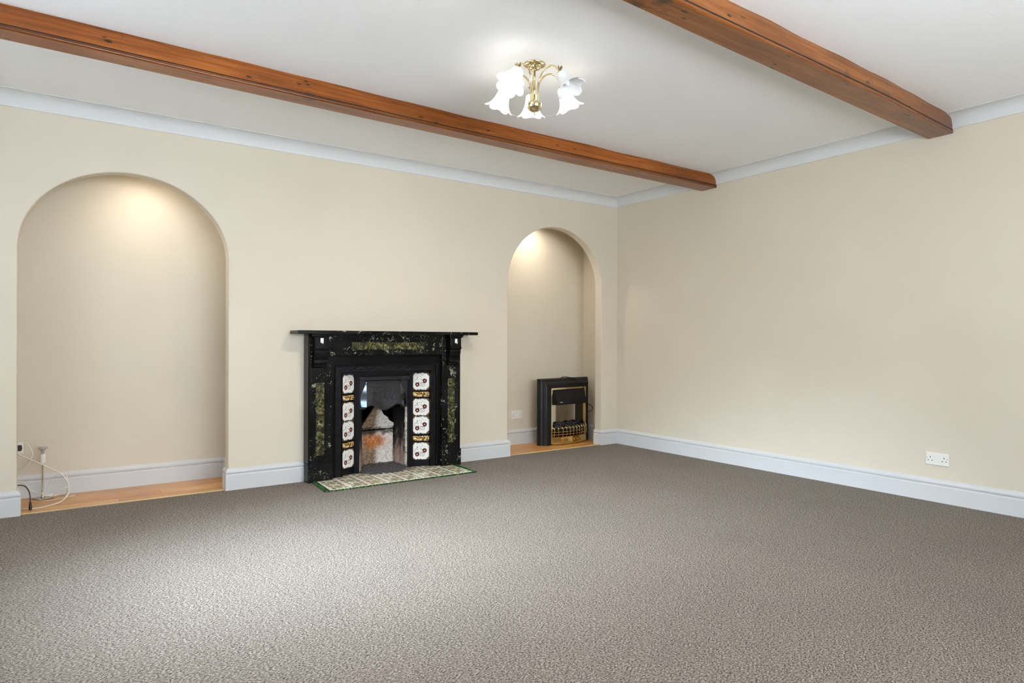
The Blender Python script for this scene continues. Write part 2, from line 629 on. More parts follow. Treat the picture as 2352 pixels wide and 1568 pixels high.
def arch(x0, x1, zs, zt, n=44):
    c_, a_ = (x0 + x1) / 2, (x1 - x0) / 2
    pts = [(x0, 0), (x0, zs * .5)]
    for i in range(n + 1):
        t_ = PI - PI * i / n
        pts.append((c_ + a_ * math.cos(t_), zs + (zt - zs) * math.sin(t_)))
    return pts + [(x1, zs * .5), (x1, 0)]


A1 = arch(-5.1775, -3.941, 1.684, 2.233)
A2 = arch(-1.441, -.2276, 1.670, 2.250)
FBX0, FBX1, FBZ = -3.16, -2.245, .90    # chimney opening behind the fireplace

FBO = [(FBX0, 0), (FBX0, FBZ), (FBX1, FBZ), (FBX1, 0)]
bm = bm_new()


def face_cols(bm, xs, low, top, y):
    """vertical strips of wall between low(x) and top"""
    prev = None
    for (xa, za), (xb, zb) in xs:
        pts = [(xa, za), (xb, zb)]
        if za == 0 and zb == 0:      # full-height piers carry the jamb vertices of the openings beside them
            rz_ = sorted(z for A in (A1, A2, FBO) for x, z in A if abs(x - xb) < 1e-6 and z > 0)
            lz_ = sorted((z for A in (A1, A2, FBO) for x, z in A if abs(x - xa) < 1e-6 and z > 0), reverse=True)
            pts += [(xb, z) for z in rz_] + [(xb, top), (xa, top)] + [(xa, z) for z in lz_]
        else:
            pts += [(xb, top), (xa, top)]
        bm.faces.new([bm.verts.new((x, y, z)) for x, z in pts])


segs = []


def flat(x0, x1, z):
    segs.append(((x0, z), (x1, z)))


def curve(A):
    for a, b in zip(A[2:-2], A[3:-2]):
        segs.append((a, b))


flat(XL, A1[0][0], 0)
curve(A1)
flat(A1[-1][0], FBX0, 0)
flat(FBX0, FBX1, FBZ)
flat(FBX1, A2[0][0], 0)
curve(A2)
flat(A2[-1][0], 0, 0)
face_cols(bm, segs, None, ZC + .05, 0)
face_cols(bm, segs, None, ZC + .05, TH)
for A in (A1, A2, [(FBX0, 0), (FBX0, FBZ), (FBX1, FBZ), (FBX1, 0)]):
    for a, b in zip(A, A[1:]):
        v = [bm.verts.new((a[0], 0, a[1])), bm.verts.new((b[0], 0, b[1])), bm.verts.new((b[0], TH, b[1])), bm.verts.new((a[0], TH, a[1]))]
        bm.faces.new(v)
bmesh.ops.remove_doubles(bm, verts=bm.verts, dist=1e-4)
wall_back = obj('wall_back', bm, MT['wall'], kind='structure', bevel=.007, seg=3)

# right wall continues into the right alcove
obj('wall_right', bx(0, .12, YF, ND + .1, 0, ZC + .05), MT['wall'], kind='structure')


def wall_with_window(name, axis, a0, a1, w0, w1, z0, z1, pos, th):
    bm = bm_new()
    for s0, s1, b0, b1 in ((a0, w0, 0, ZC + .05), (w1, a1, 0, ZC + .05), (w0, w1, 0, z0), (w0, w1, z1, ZC + .05)):
        if axis == 'y':
            box(bm, pos - th, pos, s0, s1, b0, b1)
        else:
            box(bm, s0, s1, pos - th, pos, b0, b1)
    return obj(name, bm, MT['wall'], kind='structure')


wall_with_window('wall_left', 'y', YF, 0.1, -3.05, -1.15, .9, 2.2, XL, .2)
wall_with_window('wall_front', 'x', XL, 0, -4.9, -1.8, .85, 2.15, YF, .2)


def window(name, axis, a0, a1, z0, z1, pos, n):
    """frame with n lights"""
    def bb(bm, s0, s1, p0, p1, b0, b1):
        if axis == 'y':
            box(bm, pos - p1, pos - p0, s0, s1, b0, b1)
        else:
            box(bm, s0, s1, pos - p1, pos - p0, b0, b1)
    bm = bm_new()
    t_ = .06
    bb(bm, a0, a1, .07, .14, z0, z0 + t_)
    bb(bm, a0, a1, .07, .14, z1 - t_, z1)
    step = (a1 - a0) / n
    for i in range(n + 1):
        cx = a0 + i * step
        bb(bm, max(a0, cx - t_ / 2), min(a1, cx + t_ / 2), .07, .14, z0 + t_, z1 - t_)
    w = obj(name, bm, MT['frame'], kind='structure')
    for i in range(n):
        g = bm_new()
        bb(g, a0 + i * step + .03, a0 + (i + 1) * step - .03, .1, .105, z0 + t_, z1 - t_)
        obj('pane', g, MT['glass'], w)
    s = bm_new()
    bb(s, a0 - .03, a1 + .03, -.05, .07, z0 - .03, z0)
    obj('window_sill', s, MT['skirt'], w)


window('window_1', 'y', -3.05, -1.15, .9, 2.2, XL, 2)
window('window_fill', 'x', -4.9, -1.8, .85, 2.15, YF, 3)  # unseen window added in the front wall for even fill light

# alcove shells
NX = {1: (-5.50, -3.85), 2: (-1.55, 0.0)}
NZ = 2.45
bm = bm_new()
box(bm, NX[1][0] - .1, NX[1][0], TH, ND + .1, 0, ZC)
box(bm, NX[1][0], NX[1][1], ND, ND + .1, 0, ZC)
box(bm, NX[1][1], NX[1][1] + .1, TH, ND + .1, 0, ZC)
box(bm, NX[1][0], NX[1][1], TH, ND, NZ, ZC)
obj('wall_alcove_left', bm, MT['wall'], kind='structure')
bm = bm_new()
box(bm, NX[2][0] - .1, NX[2][0], TH, ND + .1, 0, ZC)
box(bm, NX[2][0], 0, ND, ND + .1, 0, ZC)
box(bm, NX[2][0], 0, TH, ND, NZ, ZC)
obj('wall_alcove_right', bm, MT['wall'], kind='structure')

# chimney void walls behind the fireplace (dark brick)
bm = bm_new()
box(bm, FBX0 - .1, FBX0, TH, .55, 0, 1.3)
box(bm, FBX1, FBX1 + .1, TH, .55, 0, 1.3)
box(bm, FBX0, FBX1, .45, .55, 0, 1.3)
box(bm, FBX0, FBX1, TH, .45, 1.2, 1.3)
obj('wall_chimney', bm, MT['soot'], kind='structure')

obj('ceiling', bx(XL - .2, .12, YF - .2, .1, ZC, ZC + .1), MT['ceiling'], kind='structure')

# carpeted floor of the room
bm = bm_new()
g = bmesh.ops.create_grid(bm, x_segments=40, y_segments=40, size=.5)
for v in bm.verts:
    v.co = Vector((XL + (v.co.x + .5) * (-XL), YF + (v.co.y + .5) * (-YF + .018), 0))
bot = bm_new()
bm2 = bm
ret = bmesh.ops.extrude_face_region(bm2, geom=bm2.faces[:])
for v in [e_ for e_ in ret['geom'] if isinstance(e_, bmesh.types.BMVert)]:
    v.co.z = -.05
bot.free()
floor = obj('floor', bm2, MT['carpet'], kind='structure')

# alcove timber floors, each board a piece; threshold strips
for k, (x0, x1) in {1: (-5.5, -3.85), 2: (-1.55, 0.0)}.items():
    sub = obj('floor_alcove_' + ('left' if k == 1 else 'right'), bx(x0, x1, .022, ND, -.05, -.012), MT['groove'], kind='structure')
    rows = [(.022, .165), (.1665, .33), (.3315, ND)]
    cuts = {1: [(-4.62,), (-4.35,), (-5.0, -4.1)], 2: [(-1.0,), (-.35,), (-.9,)]}[k]
    for (y0, y1), cs in zip(rows, cuts):
        xs = [x0] + list(cs) + [x1]
        for i, (a, b) in enumerate(zip(xs, xs[1:])):
            obj('floor_board', bx(a + .0007, b - .0007, y0, y1, -.012, 0.0), MT['plank' if (i + int(y0 * 10)) % 2 else 'plank2'], sub, bevel=.0012, seg=1)
    bm = bm_new()
    xa, xb = (-5.158, -3.96) if k == 1 else (-1.425, -.245)
    sweep(bm, [(xa, .018), (xb, .018)], [(-.022, 0), (-.022, .003), (-.012, .0055), (.000, .0055), (.008, .003), (.008, 0)], side=1)
    obj('threshold_strip', bm, MT['strip'], sub)

# skirting boards
SK = [(0, 0), (.020, 0), (.020, .108), (.0185, .113), (.0125, .116), (.0125, .1185), (.0165, .122), (.0195, .129), (.0195, .136), (.0165, .143), (.011, .148), (.008, .152), (.004, .157), (0, .158)]


def skirt(name, path, side=1):
    bm = bm_new()
    sweep(bm, path, SK, side)
    o = obj(name, bm, MT['skirt'], kind='structure')
    return o


skirt('baseboard_back', [(XL, 0), (-5.1775, 0), (-5.1775, TH)])
skirt('baseboard_back', [(-3.941, TH), (-3.941, 0), (-3.392, 0)])
skirt('baseboard_back', [(-2.028, 0), (-1.441, 0), (-1.441, TH)])
skirt('baseboard_back', [(-.2276, TH), (-.2276, 0), (0, 0), (0, YF)])
skirt('baseboard_alcove_left', [(NX[1][0], TH), (NX[1][0], ND), (NX[1][1], ND), (NX[1][1], TH)])
skirt('baseboard_alcove_right', [(NX[2][0], TH), (NX[2][0], ND), (0, ND), (0, TH)])
skirt('baseboard_left', [(XL, YF), (XL, 0)])
skirt('baseboard_front', [(0, YF), (XL, YF)])

# coving: concave quarter
cz, cw = 2.5506, .092
prof = [(0, ZC), (0, cz), (.006, cz), (.006, cz + .004)]
for i in range(1, 9):
    a = i / 9 * PI / 2
    prof.append((cw - (cw - .008) * math.cos(a), cz + .006 + (ZC - cz - .008) * (1 - math.sqrt(max(0, 1 - math.sin(a) ** 2)) if False else (math.sin(a) ** 1.0) * (1 - .0) * (1 - math.cos(a)) ** .25 * 1.0)))
prof = [(0, ZC + .002), (0, cz), (.007, cz)]
R = .085
for i in range(0, 11):
    a = i / 10 * PI / 2
    # centre of the hollow lies in the room below the ceiling
    prof.append((.007 + R - R * math.cos(a), cz + .004 + (ZC - .004 - cz - .004) * math.sin(a)))
prof.append((.098, ZC - .004))
prof.append((.098, ZC + .002))
bm = bm_new()
sweep(bm, [(XL, YF), (XL, 0), (0, 0), (0, YF), (XL + .001, YF)], prof, 1)
obj('trim_1', bm, MT['coving'], kind='structure', smooth=False)

# ------------------------------------------------------------------ ceiling beams


def lerp_tab(tab, x):
    for (xa, ya), (xb, yb) in zip(tab, tab[1:]):
        if x <= xb:
            return ya + (yb - ya) * (x - xa) / (xb - xa)
    return tab[-1][1] + (tab[-1][1] - tab[-2][1]) / (tab[-1][0] - tab[-2][0]) * (x - tab[-1][0])


def beam(label, mat, back, front, zb, seed):
    r_ = root('ceiling_beam', label, 'beam', (-2.7, (front[1][1] + back[1][1]) / 2, zb), group='pine ceiling beams')
    N = 64
    bm, bb, bg_ = bm_new(), bm_new(), bm_new()
    rb, rbead, rg = [], [], []
    for i in range(N + 1):
        x = XL + (0 - XL) * i / N
        yb_, yf_ = lerp_tab(back, x), lerp_tab(front, x)
        w = noise.noise(Vector((x * 1.7, seed, 0))) * .004
        wt = noise.noise(Vector((x * 2.9, seed + 5, 0))) * .014
        z = zb + noise.noise(Vector((x * 1.1, seed + 9, 0))) * .002
        yb_ += w * .6
        # body: bottom face, small bevel, back side, top buried in the ceiling with a wavering arris
        sec = [(yf_ + .006, z), (yb_ - .006, z), (yb_, z + .006), (yb_, ZC + .02), (yf_ + .012 + wt, ZC + .02), (yf_ + .009 + wt * .8, z + .112), (yf_ + .002, z + .10), (yf_ + .002, z + .024)]
        rb.append([bm.verts.new((x, a, b)) for a, b in sec])
        # beaded lower arris
        bs = []
        for k in range(9):
            a = PI * 1.5 - k / 8 * PI
            bs.append((yf_ + .007 + .009 * math.cos(a), z + .0095 + .009 * math.sin(a)))
        bs.append((yf_ + .012, z + .0185))
        bs.append((yf_ + .012, z + .0005))
        rbead.append([bb.verts.new((x, a, b)) for a, b in bs])
        gs = [(yf_ + .010, z + .018), (yf_ + .0015, z + .0195), (yf_ + .0015, z + .0255), (yf_ + .010, z + .0255)]
        rg.append([bg_.verts.new((x, a, b)) for a, b in gs])
    for B, rows in ((bm, rb), (bb, rbead), (bg_, rg)):
        for a, b in zip(rows, rows[1:]):
            n = len(a)
            for k in range(n):
                B.faces.new((a[k], a[(k + 1) % n], b[(k + 1) % n], b[k]))
        B.faces.new(rows[0])
        B.faces.new(rows[-1][::-1])
    obj('beam_body', bm, mat, r_)
    obj('edge_bead', bb, MT['bead'], r_, smooth=True)
    obj('bead_groove', bg_, MT['groove'], r_)
    return r_


BACK1 = [(-6.4, -1.215), (-5.2, -1.200), (-4.46, -1.187), (-3.48, -1.169), (-2.53, -1.160), (-1.67, -1.134), (0, -1.125)]
FRONT1 = [(-6.4, -1.36), (-5.19, -1.337), (-4.17, -1.315), (-2.64, -1.290), (0, -1.293)]
BACK2 = [(-6.4, -3.255), (-3.067, -3.151), (-2.212, -3.120), (-1.367, -3.096), (0, -3.060)]
FRONT2 = [(-6.4, -3.37), (-2.889, -3.283), (-1.76, -3.271), (-.943, -3.260), (0, -3.220)]
beam('long varnished pine ceiling beam between the chandelier and the fireplace wall', MT['beam'], BACK1, FRONT1, 2.519, 1.3)
beam('varnished pine ceiling beam nearer the camera, top right, with a long crack and knots', MT['beam2'], BACK2, FRONT2, 2.519, 8.1)

# ------------------------------------------------------------------ fireplace
CX = -2.7065
fp = root('fireplace', 'black marbled slate fireplace with flowered tile insert and cast iron hood', 'fireplace', (CX, 0, 0))
# mantel shelf
bm = bm_new()
prism(bm, [(-3.492, 1.152), (-1.908, 1.152), (-1.902, 1.157), (-1.902, 1.175), (-1.906, 1.179), (-3.492, 1.179), (-3.496, 1.175), (-3.496, 1.157)], -.20, 0)
shelf = obj('mantel_shelf', bm, MT['slate'], fp, bevel=.004)
# legs
for x0, x1 in ((-3.388, -3.199), (-2.212, -2.029)):
    s = 1 if x0 < CX else -1
    leg = obj('pilaster', bx(x0 + .002, x1 - .002, -.100, 0, .143, 1.150), MT['slate'], fp, bevel=.003)
    obj('plinth', bx(x0 - .004, x1 + .004, -.118, 0, 0, .147), MT['slate'], leg, bevel=.004)
    xm = (x0 + x1) / 2
    obj('marble_inlay', bx(xm - .034, xm + .034, -.1045, -.095, .205, .772), MT['green'], leg, bevel=.002, label='olive green marbled inlay')
    # outer raised margin strip
    xe = x0 if s > 0 else x1
    obj('edge_strip', bx(min(xe, xe + s * .016), max(xe, xe + s * .016), -.105, 0, .147, 1.150), MT['blacktrim'], leg, bevel=.002)
    # corbel profile in (y, z)
    xc = -3.306 if s > 0 else -2.118
    cor = bm_new()
    prof = [(-.095, 1.128), (-.182, 1.128), (-.182, 1.052), (-.190, 1.050), (-.192, 1.040), (-.184, 1.030), (-.176, 1.026), (-.176, 1.008),
            (-.166, .972), (-.152, .952), (-.152, .940), (-.160, .938), (-.161, .928), (-.152, .920), (-.142, .914), (-.138, .898), (-.118, .890), (-.095, .888)]
    W = .052
    a = [cor.verts.new((xc - W, y, z)) for y, z in prof]
    b = [cor.verts.new((xc + W, y, z)) for y, z in prof]
    cor.faces.new(a)
    cor.faces.new(b[::-1])
    for i in range(len(prof)):
        j = (i + 1) % len(prof)
        cor.faces.new((a[i], b[i], b[j], a[j]))
    cb = obj('corbel', cor, MT['blacktrim'], fp, bevel=.0015)
    cap = bm_new()
    for zz0, zz1, o_ in ((1.126, 1.134, .006), (1.134, 1.146, .014), (1.146, 1.153, .018)):
        box(cap, xc - W - o_, xc + W + o_, -.182 - o_, -.095, zz0, zz1)
    obj('corbel_cap', cap, MT['blacktrim'], cb, bevel=.003)
# frieze and its inlay
obj('frieze', bx(-3.199, -2.212, -.100, 0, .983, 1.150), MT['slate'], fp, bevel=.003)
obj('marble_inlay', bx(-3.036, -2.384, -.1045, -.095, 1.027, 1.089), MT['green'], fp, bevel=.002, label='olive green marbled inlay')
# slate slips around the insert
bm = bm_new()
box(bm, -3.199, -2.212, -.070, 0, .905, .983)
box(bm, -3.199, -3.168, -.070, 0, 0, .905)
box(bm, -2.240, -2.212, -.070, 0, 0, .905)
obj('slate_slip', bm, MT['slip'], fp)


def frame_band(name, x0, x1, zt, w, y0, y1, mat, parent):
    bm = bm_new()
    prism(bm, [(x0, 0), (x0 + w, 0), (x0 + w, zt - w), (x1 - w, zt - w), (x1 - w, 0), (x1, 0), (x1, zt), (x0, zt)], y0, y1)
    return obj(name, bm, mat, parent, bevel=.003)


frame_band('insert_trim', -3.168, -2.240, .906, .012, -.078, 0, MT['blacktrim'], fp)
band = frame_band('embossed_band', -3.156, -2.252, .896, .050, -.066, 0, MT['iron'], fp)
bm = bm_new()
# leaf-like casting along the band: slanted short ribs in alternating directions
def rib(cx, cz, ang, L=.026, r=.0030):
    d = Vector((math.cos(ang), 0, math.sin(ang)))
    q = Vector((-d.z, 0, d.x))
    P = Vector((cx, -.0665, cz))
    tube(bm, [P - d * L / 2 - q * .003, P + q * .003, P + d * L / 2 - q * .003], lambda s: r * (1.25 - abs(s - .5) * 1.6), 5)
rb_ = random.Random(3)
nx = 34
for i in range(nx):
    x = -3.142 + (i + .5) * (.876 / nx)
    rib(x + rb_.uniform(-.004, .004), .872 + (.010, -.010, 0)[i % 3], math.radians((62, 40, 20)[i % 3] + rb_.uniform(-10, 10)), (.026, .030, .016)[i % 3])
nz = 34
for i in range(nz):
    z = .035 + i * (.82 / nz)
    o_ = (.010, -.010, 0)[i % 3]
    for xc in (-3.131, -2.277):
        rib(xc + o_, z + rb_.uniform(-.004, .004), math.radians((55, 35, 75)[i % 3] + rb_.uniform(-10, 10)), (.026, .028, .016)[i % 3])
obj('leaf_casting', bm, MT['iron'], band, smooth=True, kind='stuff')
obj('inner_lip', None, None, fp, mesh=frame_band('tmp', -3.106, -2.302, .848, .008, -.070, -.03, MT['blacktrim'], fp).data)
bpy.data.objects.remove(bpy.data.objects['tmp'])
# header plate above the hood between the tiles
bm = bm_new()
prism(bm, [(-3.106, .826), (-2.302, .826), (-2.302, .846), (-3.106, .846)], -.05, .04)
box(bm, -2.965, -2.440, .028, .05, .795, .83)
obj('header_plate', bm, MT['iron'], fp)

# splayed tile panels
OUT, INN = -.045, .030
xl0, xl1 = -3.100, -2.965
xr0, xr1 = -2.305, -2.437
TW = math.hypot(xl1 - xl0, INN - OUT)
tile_rows = [('t', .671, .826), ('g', .613, .658), ('t', .448, .600), ('t', .289, .4465), ('g', .229, .274), ('t', .064, .217)]
tile_mesh = {}


def tile_mesh_get(kind, h):
    key = (kind, round(h, 3))
    if key not in tile_mesh:
        bm = bm_new()
        w = TW / 2 - .003
        hh = h / 2 - .0022
        # front face at local -y with softened arris
        a = [bm.verts.new((x, -.004, z)) for x, z in ((-w + .002, -hh + .002), (w - .002, -hh + .002), (w - .002, hh - .002), (-w + .002, hh - .002))]
        b = [bm.verts.new((x, -.0025, z)) for x, z in ((-w, -hh), (w, -hh), (w, hh), (-w, hh))]
        c_ = [bm.verts.new((x, .004, z)) for x, z in ((-w, -hh), (w, -hh), (w, hh), (-w, hh))]
        bm.faces.new(a)
        bm.faces.new(c_[::-1])
        for P, Q in ((a, b), (b, c_)):
            for i in range(4):
                j = (i + 1) % 4
                bm.faces.new((P[i], Q[i], Q[j], P[j]))
        bmesh.ops.recalc_face_normals(bm, faces=bm.faces)
        me = bpy.data.meshes.new('tile_' + kind)
        bm.to_mesh(me)
        bm.free()
        me.materials.append(MT['tile'] if kind == 't' else MT['gold'])
        tile_mesh[key] = me
    return tile_mesh[key]


for xo, xi in ((xl0, xl1), (xr0, xr1)):
    s = 1 if xi > xo else -1
    ang = math.atan2(INN - OUT, abs(xi - xo)) * s
    bm = bm_new()
    d = .006
    for (z0, z1) in ((0, .83),):
        pts = [(xo, OUT + d), (xi, INN + d), (xi, INN + .03), (xo, OUT + .03)]
        lo = [bm.verts.new((x, y, z0)) for x, y in pts]
        hi = [bm.verts.new((x, y, z1)) for x, y in pts]
        bm.faces.new(lo)
        bm.faces.new(hi[::-1])
        for i in range(4):
            j = (i + 1) % 4
            bm.faces.new((lo[i], hi[i], hi[j], lo[j]))
    pts = [(xo, OUT - .002), (xi, INN - .002), (xi, INN + .01), (xo, OUT + .01)]
    lo = [bm.verts.new((x, y, 0)) for x, y in pts]
    hi = [bm.verts.new((x, y, .062)) for x, y in pts]
    bm.faces.new(lo)
    bm.faces.new(hi[::-1])
    for i in range(4):
        j = (i + 1) % 4
        bm.faces.new((lo[i], hi[i], hi[j], lo[j]))
    obj('tile_panel', bm, MT['iron'], fp)
    for kind, z0, z1 in tile_rows:
        o = obj('flower_tile' if kind == 't' else 'border_tile', None, None, fp, mesh=tile_mesh_get(kind, z1 - z0))
        o.location = ((xo + xi) / 2, (OUT + INN) / 2, (z0 + z1) / 2)
        o.rotation_euler = (0, 0, ang)
        o['label'] = 'glazed white tile with dark red flowers' if kind == 't' else 'narrow gold mosaic border tile'
# stiles beside the opening
for xa, xb in ((-2.968, -2.924), (-2.478, -2.434)):
    bm = bm_new()
    box(bm, xa, xb, .012, .055, 0, .828)
    xm = (xa + xb) / 2
    tube(bm, [(xm, .012, .0), (xm, .012, .826)], .006, 8)
    obj('opening_stile', bm, MT['iron'], fp, bevel=.002)

# canopy hood: concave swept front with scalloped foot and side cheeks
HX = [-2.873, -2.548]
NU, NV = 28, 14


def hood_pt(u, v):
    """u 0..1 left-right, v 0 top .. 1 bottom"""
    xt0, xt1 = -2.858, -2.556
    k = v ** 1.5
    x0 = xt0 + (HX[0] - xt0) * k
    x1 = xt1 + (HX[1] - xt1) * k
    x = x0 + (x1 - x0) * u
    uu = abs(u - .5) * 2
    foot = .549 + (.014 * math.exp(-((uu - .70) / .20) ** 2)) - .034 * math.exp(-(uu / .42) ** 2)
    z = .772 + (foot - .772) * v
    y = .022 - .040 * (v ** 1.6)
    return Vector((x, y, z))


bm = bm_new()
grid = [[bm.verts.new(hood_pt(i / NU, j / NV)) for i in range(NU + 1)] for j in range(NV + 1)]
for j in range(NV):
    for i in range(NU):
        bm.faces.new((grid[j][i], grid[j][i + 1], grid[j + 1][i + 1], grid[j + 1][i]))
gb = [[bm.verts.new(hood_pt(i / NU, j / NV) + Vector((0, .006, 0))) for i in range(NU + 1)] for j in range(NV + 1)]
for j in range(NV):
    for i in range(NU):
        bm.faces.new((gb[j][i], gb[j + 1][i], gb[j + 1][i + 1], gb[j][i + 1]))
for i in range(NU):
    bm.faces.new((grid[NV][i], grid[NV][i + 1], gb[NV][i + 1], gb[NV][i]))
    bm.faces.new((grid[0][i], gb[0][i], gb[0][i + 1], grid[0][i + 1]))
hood = obj('hood', bm, MT['hood'], fp, smooth=True)
for u, xs in ((0, -2.922), (1, -2.482)):
    bm = bm_new()
    prev = None
    for j in range(NV + 1):
        p = hood_pt(u, j / NV)
        a = bm.verts.new(p)
        kk = min(1.0, (j / (NV * .68)) ** 1.35)
        q = bm.verts.new((p.x + (xs - p.x) * kk, p.y + (.034 - p.y) * max(kk, .25), p.z if j < NV else .549))
        if prev:
            bm.faces.new((prev[0], prev[1], q, a))
        prev = (a, q)
    obj('hood_cheek', bm, MT['cheek'], hood, smooth=True, label='side cheek of the hood, window blue partly in its colour' if u == 0 else None)
bm = bm_new()
box(bm, -2.928, -2.474, -.002, .05, .770, .800)
box(bm, -2.928, -2.474, -.010, .05, .776, .784)
box(bm, -2.925, -2.862, .026, .05, .53, .775)
box(bm, -2.545, -2.478, .026, .05, .53, .775)
obj('hood_rail', bm, MT['hood'], hood, bevel=.002)


def on_hood(u, v, d=.0008):
    p = hood_pt(u, v)
    return Vector((p.x, p.y - d, p.z))


bm = bm_new()
# moulded border lines
for (u0, u1, v0, v1) in ((.08, .92, .10, None), (.17, .83, .26, None)):
    if v0 == .10:
        tube(bm, [on_hood(u0 + (u1 - u0) * k / 16, v0) for k in range(17)], .0022, 6)
        tube(bm, [on_hood(u0 + (u1 - u0) * k / 16, v0 + .06) for k in range(17)], .0018, 6)
    else:
        loop = [on_hood(u0 + (u1 - u0) * k / 16, v0) for k in range(17)]
        loop += [on_hood(u1 + .03 * k / 8, v0 + (.74 - v0) * k / 8) for k in range(1, 9)]
        loop += [on_hood(.86 - (.86 - .14) * k / 20, .74 + .16 * math.sin(PI * k / 20)) for k in range(1, 20)]
        loop += [on_hood(.14 + .03 * k / 8, .74 + (v0 - .74) * k / 8) for k in range(0, 8)]
        tube(bm, loop, .0022, 6, closed=True)
for uu in (.06, .09, .91, .94):
    tube(bm, [on_hood(uu, .12 + .7 * k / 8) for k in range(9)], .0014, 6)
obj('hood_moulding', bm, MT['hood'], hood, smooth=True)
bm = bm_new()


def spiral(cu, cv, r0, turns, ph, sgn):
    pts = []
    n = int(14 * turns)
    for k in range(n + 1):
        a = ph + sgn * 2 * PI * turns * k / n
        r = r0 * (1 - .88 * k / n)
        pts.append(on_hood(min(max(cu + r * math.cos(a) / 1.9, .19), .81), min(max(cv + r * math.sin(a), .29), .86), .001))
    tube(bm, pts, lambda s: .0034 * (1 - .5 * s), 6)


for m in (1, -1):
    for du, dv, r, tn, ph in ((.11, .50, .15, 1.6, 0), (.21, .40, .09, 1.3, 2), (.22, .64, .10, 1.4, 1), (.08, .70, .10, 1.3, 4), (.06, .36, .07, 1.1, 3), (.29, .52, .06, 1.0, 5)):
        spiral(.5 + m * du, dv, r, tn, ph if m > 0 else PI - ph, m)
spiral(.5, .55, .05, 1.0, 0, 1)
obj('scrollwork', bm, MT['hood'], hood, smooth=True)

# firebox lining
fb = obj('firebox', bx(-2.99, -2.41, .40, .42, 0, 1.0), MT['soot'], fp)
BY, BX0, BX1 = .235, -2.832, -2.530


def rough_panel(name, corners, nu, nv, mat, parent, amp=.006, th=.02):
    """corners: bl, br, tr, tl as 3D points; a rough fire-clay slab"""
    bl, br, tr, tl = [Vector(p) for p in corners]
    nrm = (br - bl).cross(tl - bl).normalized()
    bm = bm_new()
    g = []
    for j in range(nv + 1):
        row = []
        for i in range(nu + 1):
            u, v = i / nu, j / nv
            p = (bl * (1 - u) + br * u) * (1 - v) + (tl * (1 - u) + tr * u) * v
            row.append(bm.verts.new(p + nrm * noise.noise(p * 22) * amp))
        g.append(row)
    for j in range(nv):
        for i in range(nu):
            bm.faces.new((g[j][i], g[j][i + 1], g[j + 1][i + 1], g[j + 1][i]))
    o = obj(name, bm, mat, parent, smooth=True)
    md = o.modifiers.new('solid', 'SOLIDIFY')
    md.thickness = th
    md.offset = -1
    return o


rough_panel('fireback_lower', [(BX0, BY, 0), (BX1, BY, 0), (BX1, BY, .318), (BX0, BY, .318)], 24, 24, MT['clay'], fb)
# leaning upper brick, broken to a peak
bm = bm_new()
poly = [(-2.835, .326), (-2.528, .326), (-2.515, .352), (-2.53, .378), (-2.572, .402), (-2.592, .432), (-2.635, .458), (-2.66, .492), (-2.69, .545), (-2.73, .545), (-2.765, .470), (-2.805, .395)]
prism(bm, poly, lambda x, z: .228 - (z - .326) * .42, lambda x, z: .258 - (z - .326) * .42)
obj('fireback_upper', bm, MT['clay'], fb, bevel=.004)
rough_panel('firebox_cheek', [(BX1, BY, 0), (-2.478, .045, 0), (-2.478, .045, .56), (BX1, BY, .56)], 14, 24, MT['sideclay'], fb)
rough_panel('firebox_cheek', [(-2.924, .045, 0), (BX0, BY, 0), (BX0, BY, .56), (-2.924, .045, .56)], 14, 24, MT['sideclay'], fb)
obj('smoke_throat', bx(-2.93, -2.47, .19, .40, .60, .80), MT['soot'], fb)
for xm, w in ((-2.9195, .0035), (-2.484, .008)):
    bm = bm_new()
    n = 30
    prev = None
    for k in range(n + 1):
        z = .01 + .54 * k / n
        ww = w * (.55 + .9 * abs(noise.noise(Vector((xm * 9, 0, z * 21)))))
        a, b = bm.verts.new((xm - ww, .040, z)), bm.verts.new((xm + ww, .040, z))
        a2, b2 = bm.verts.new((xm - ww, .062, z)), bm.verts.new((xm + ww, .062, z))
        if prev:
            bm.faces.new((prev[0], prev[1], b, a))
            bm.faces.new((prev[2], a2, b2, prev[3]))
            bm.faces.new((prev[0], a, a2, prev[2]))
            bm.faces.new((prev[1], prev[3], b2, b))
        prev = (a, b, a2, b2)
    obj('mortar_joint', bm, MT['mortar'], fb)
# hearth stone under the grate, inside the opening
obj('firebox_floor', bx(-3.155, -2.25, -.019, .445, -.04, .0085), MT['ash'], fp)
# ash bed
bm = bm_new()
gx, gy = 56, 50
gr = []
for j in range(gy + 1):
    row = []
    for i in range(gx + 1):
        x = -2.93 + .46 * i / gx
        y = -.17 + .43 * j / gy
        n_ = noise.fractal(Vector((x * 30, y * 30, 0)), 1.0, 2.0, 4)
        z = .0118 + max(0, (y - .02)) * .10 + .008 * abs(n_) * min(1, max(0.08, (y + .03) * 12))
        row.append(bm.verts.new((x, y, z)))
    gr.append(row)
for j in range(gy):
    for i in range(gx):
        c_ = gr[j][i].co
        e_ = ((c_.x + 2.72) / .235) ** 2 + ((c_.y + .03) / .125) ** 2
        if (c_.y > -.004 and -2.915 < c_.x < -2.49) or e_ < .75 + .9 * noise.noise(Vector((c_.x * 28, c_.y * 28, 3))):
            bm.faces.new((gr[j][i], gr[j][i + 1], gr[j + 1][i + 1], gr[j + 1][i]))
bmesh.ops.delete(bm, geom=[v for v in bm.verts if not v.link_faces], context='VERTS')
obj('ash_bed', bm, MT['ash'], fp, kind='stuff', smooth=True)
bm = bm_new()
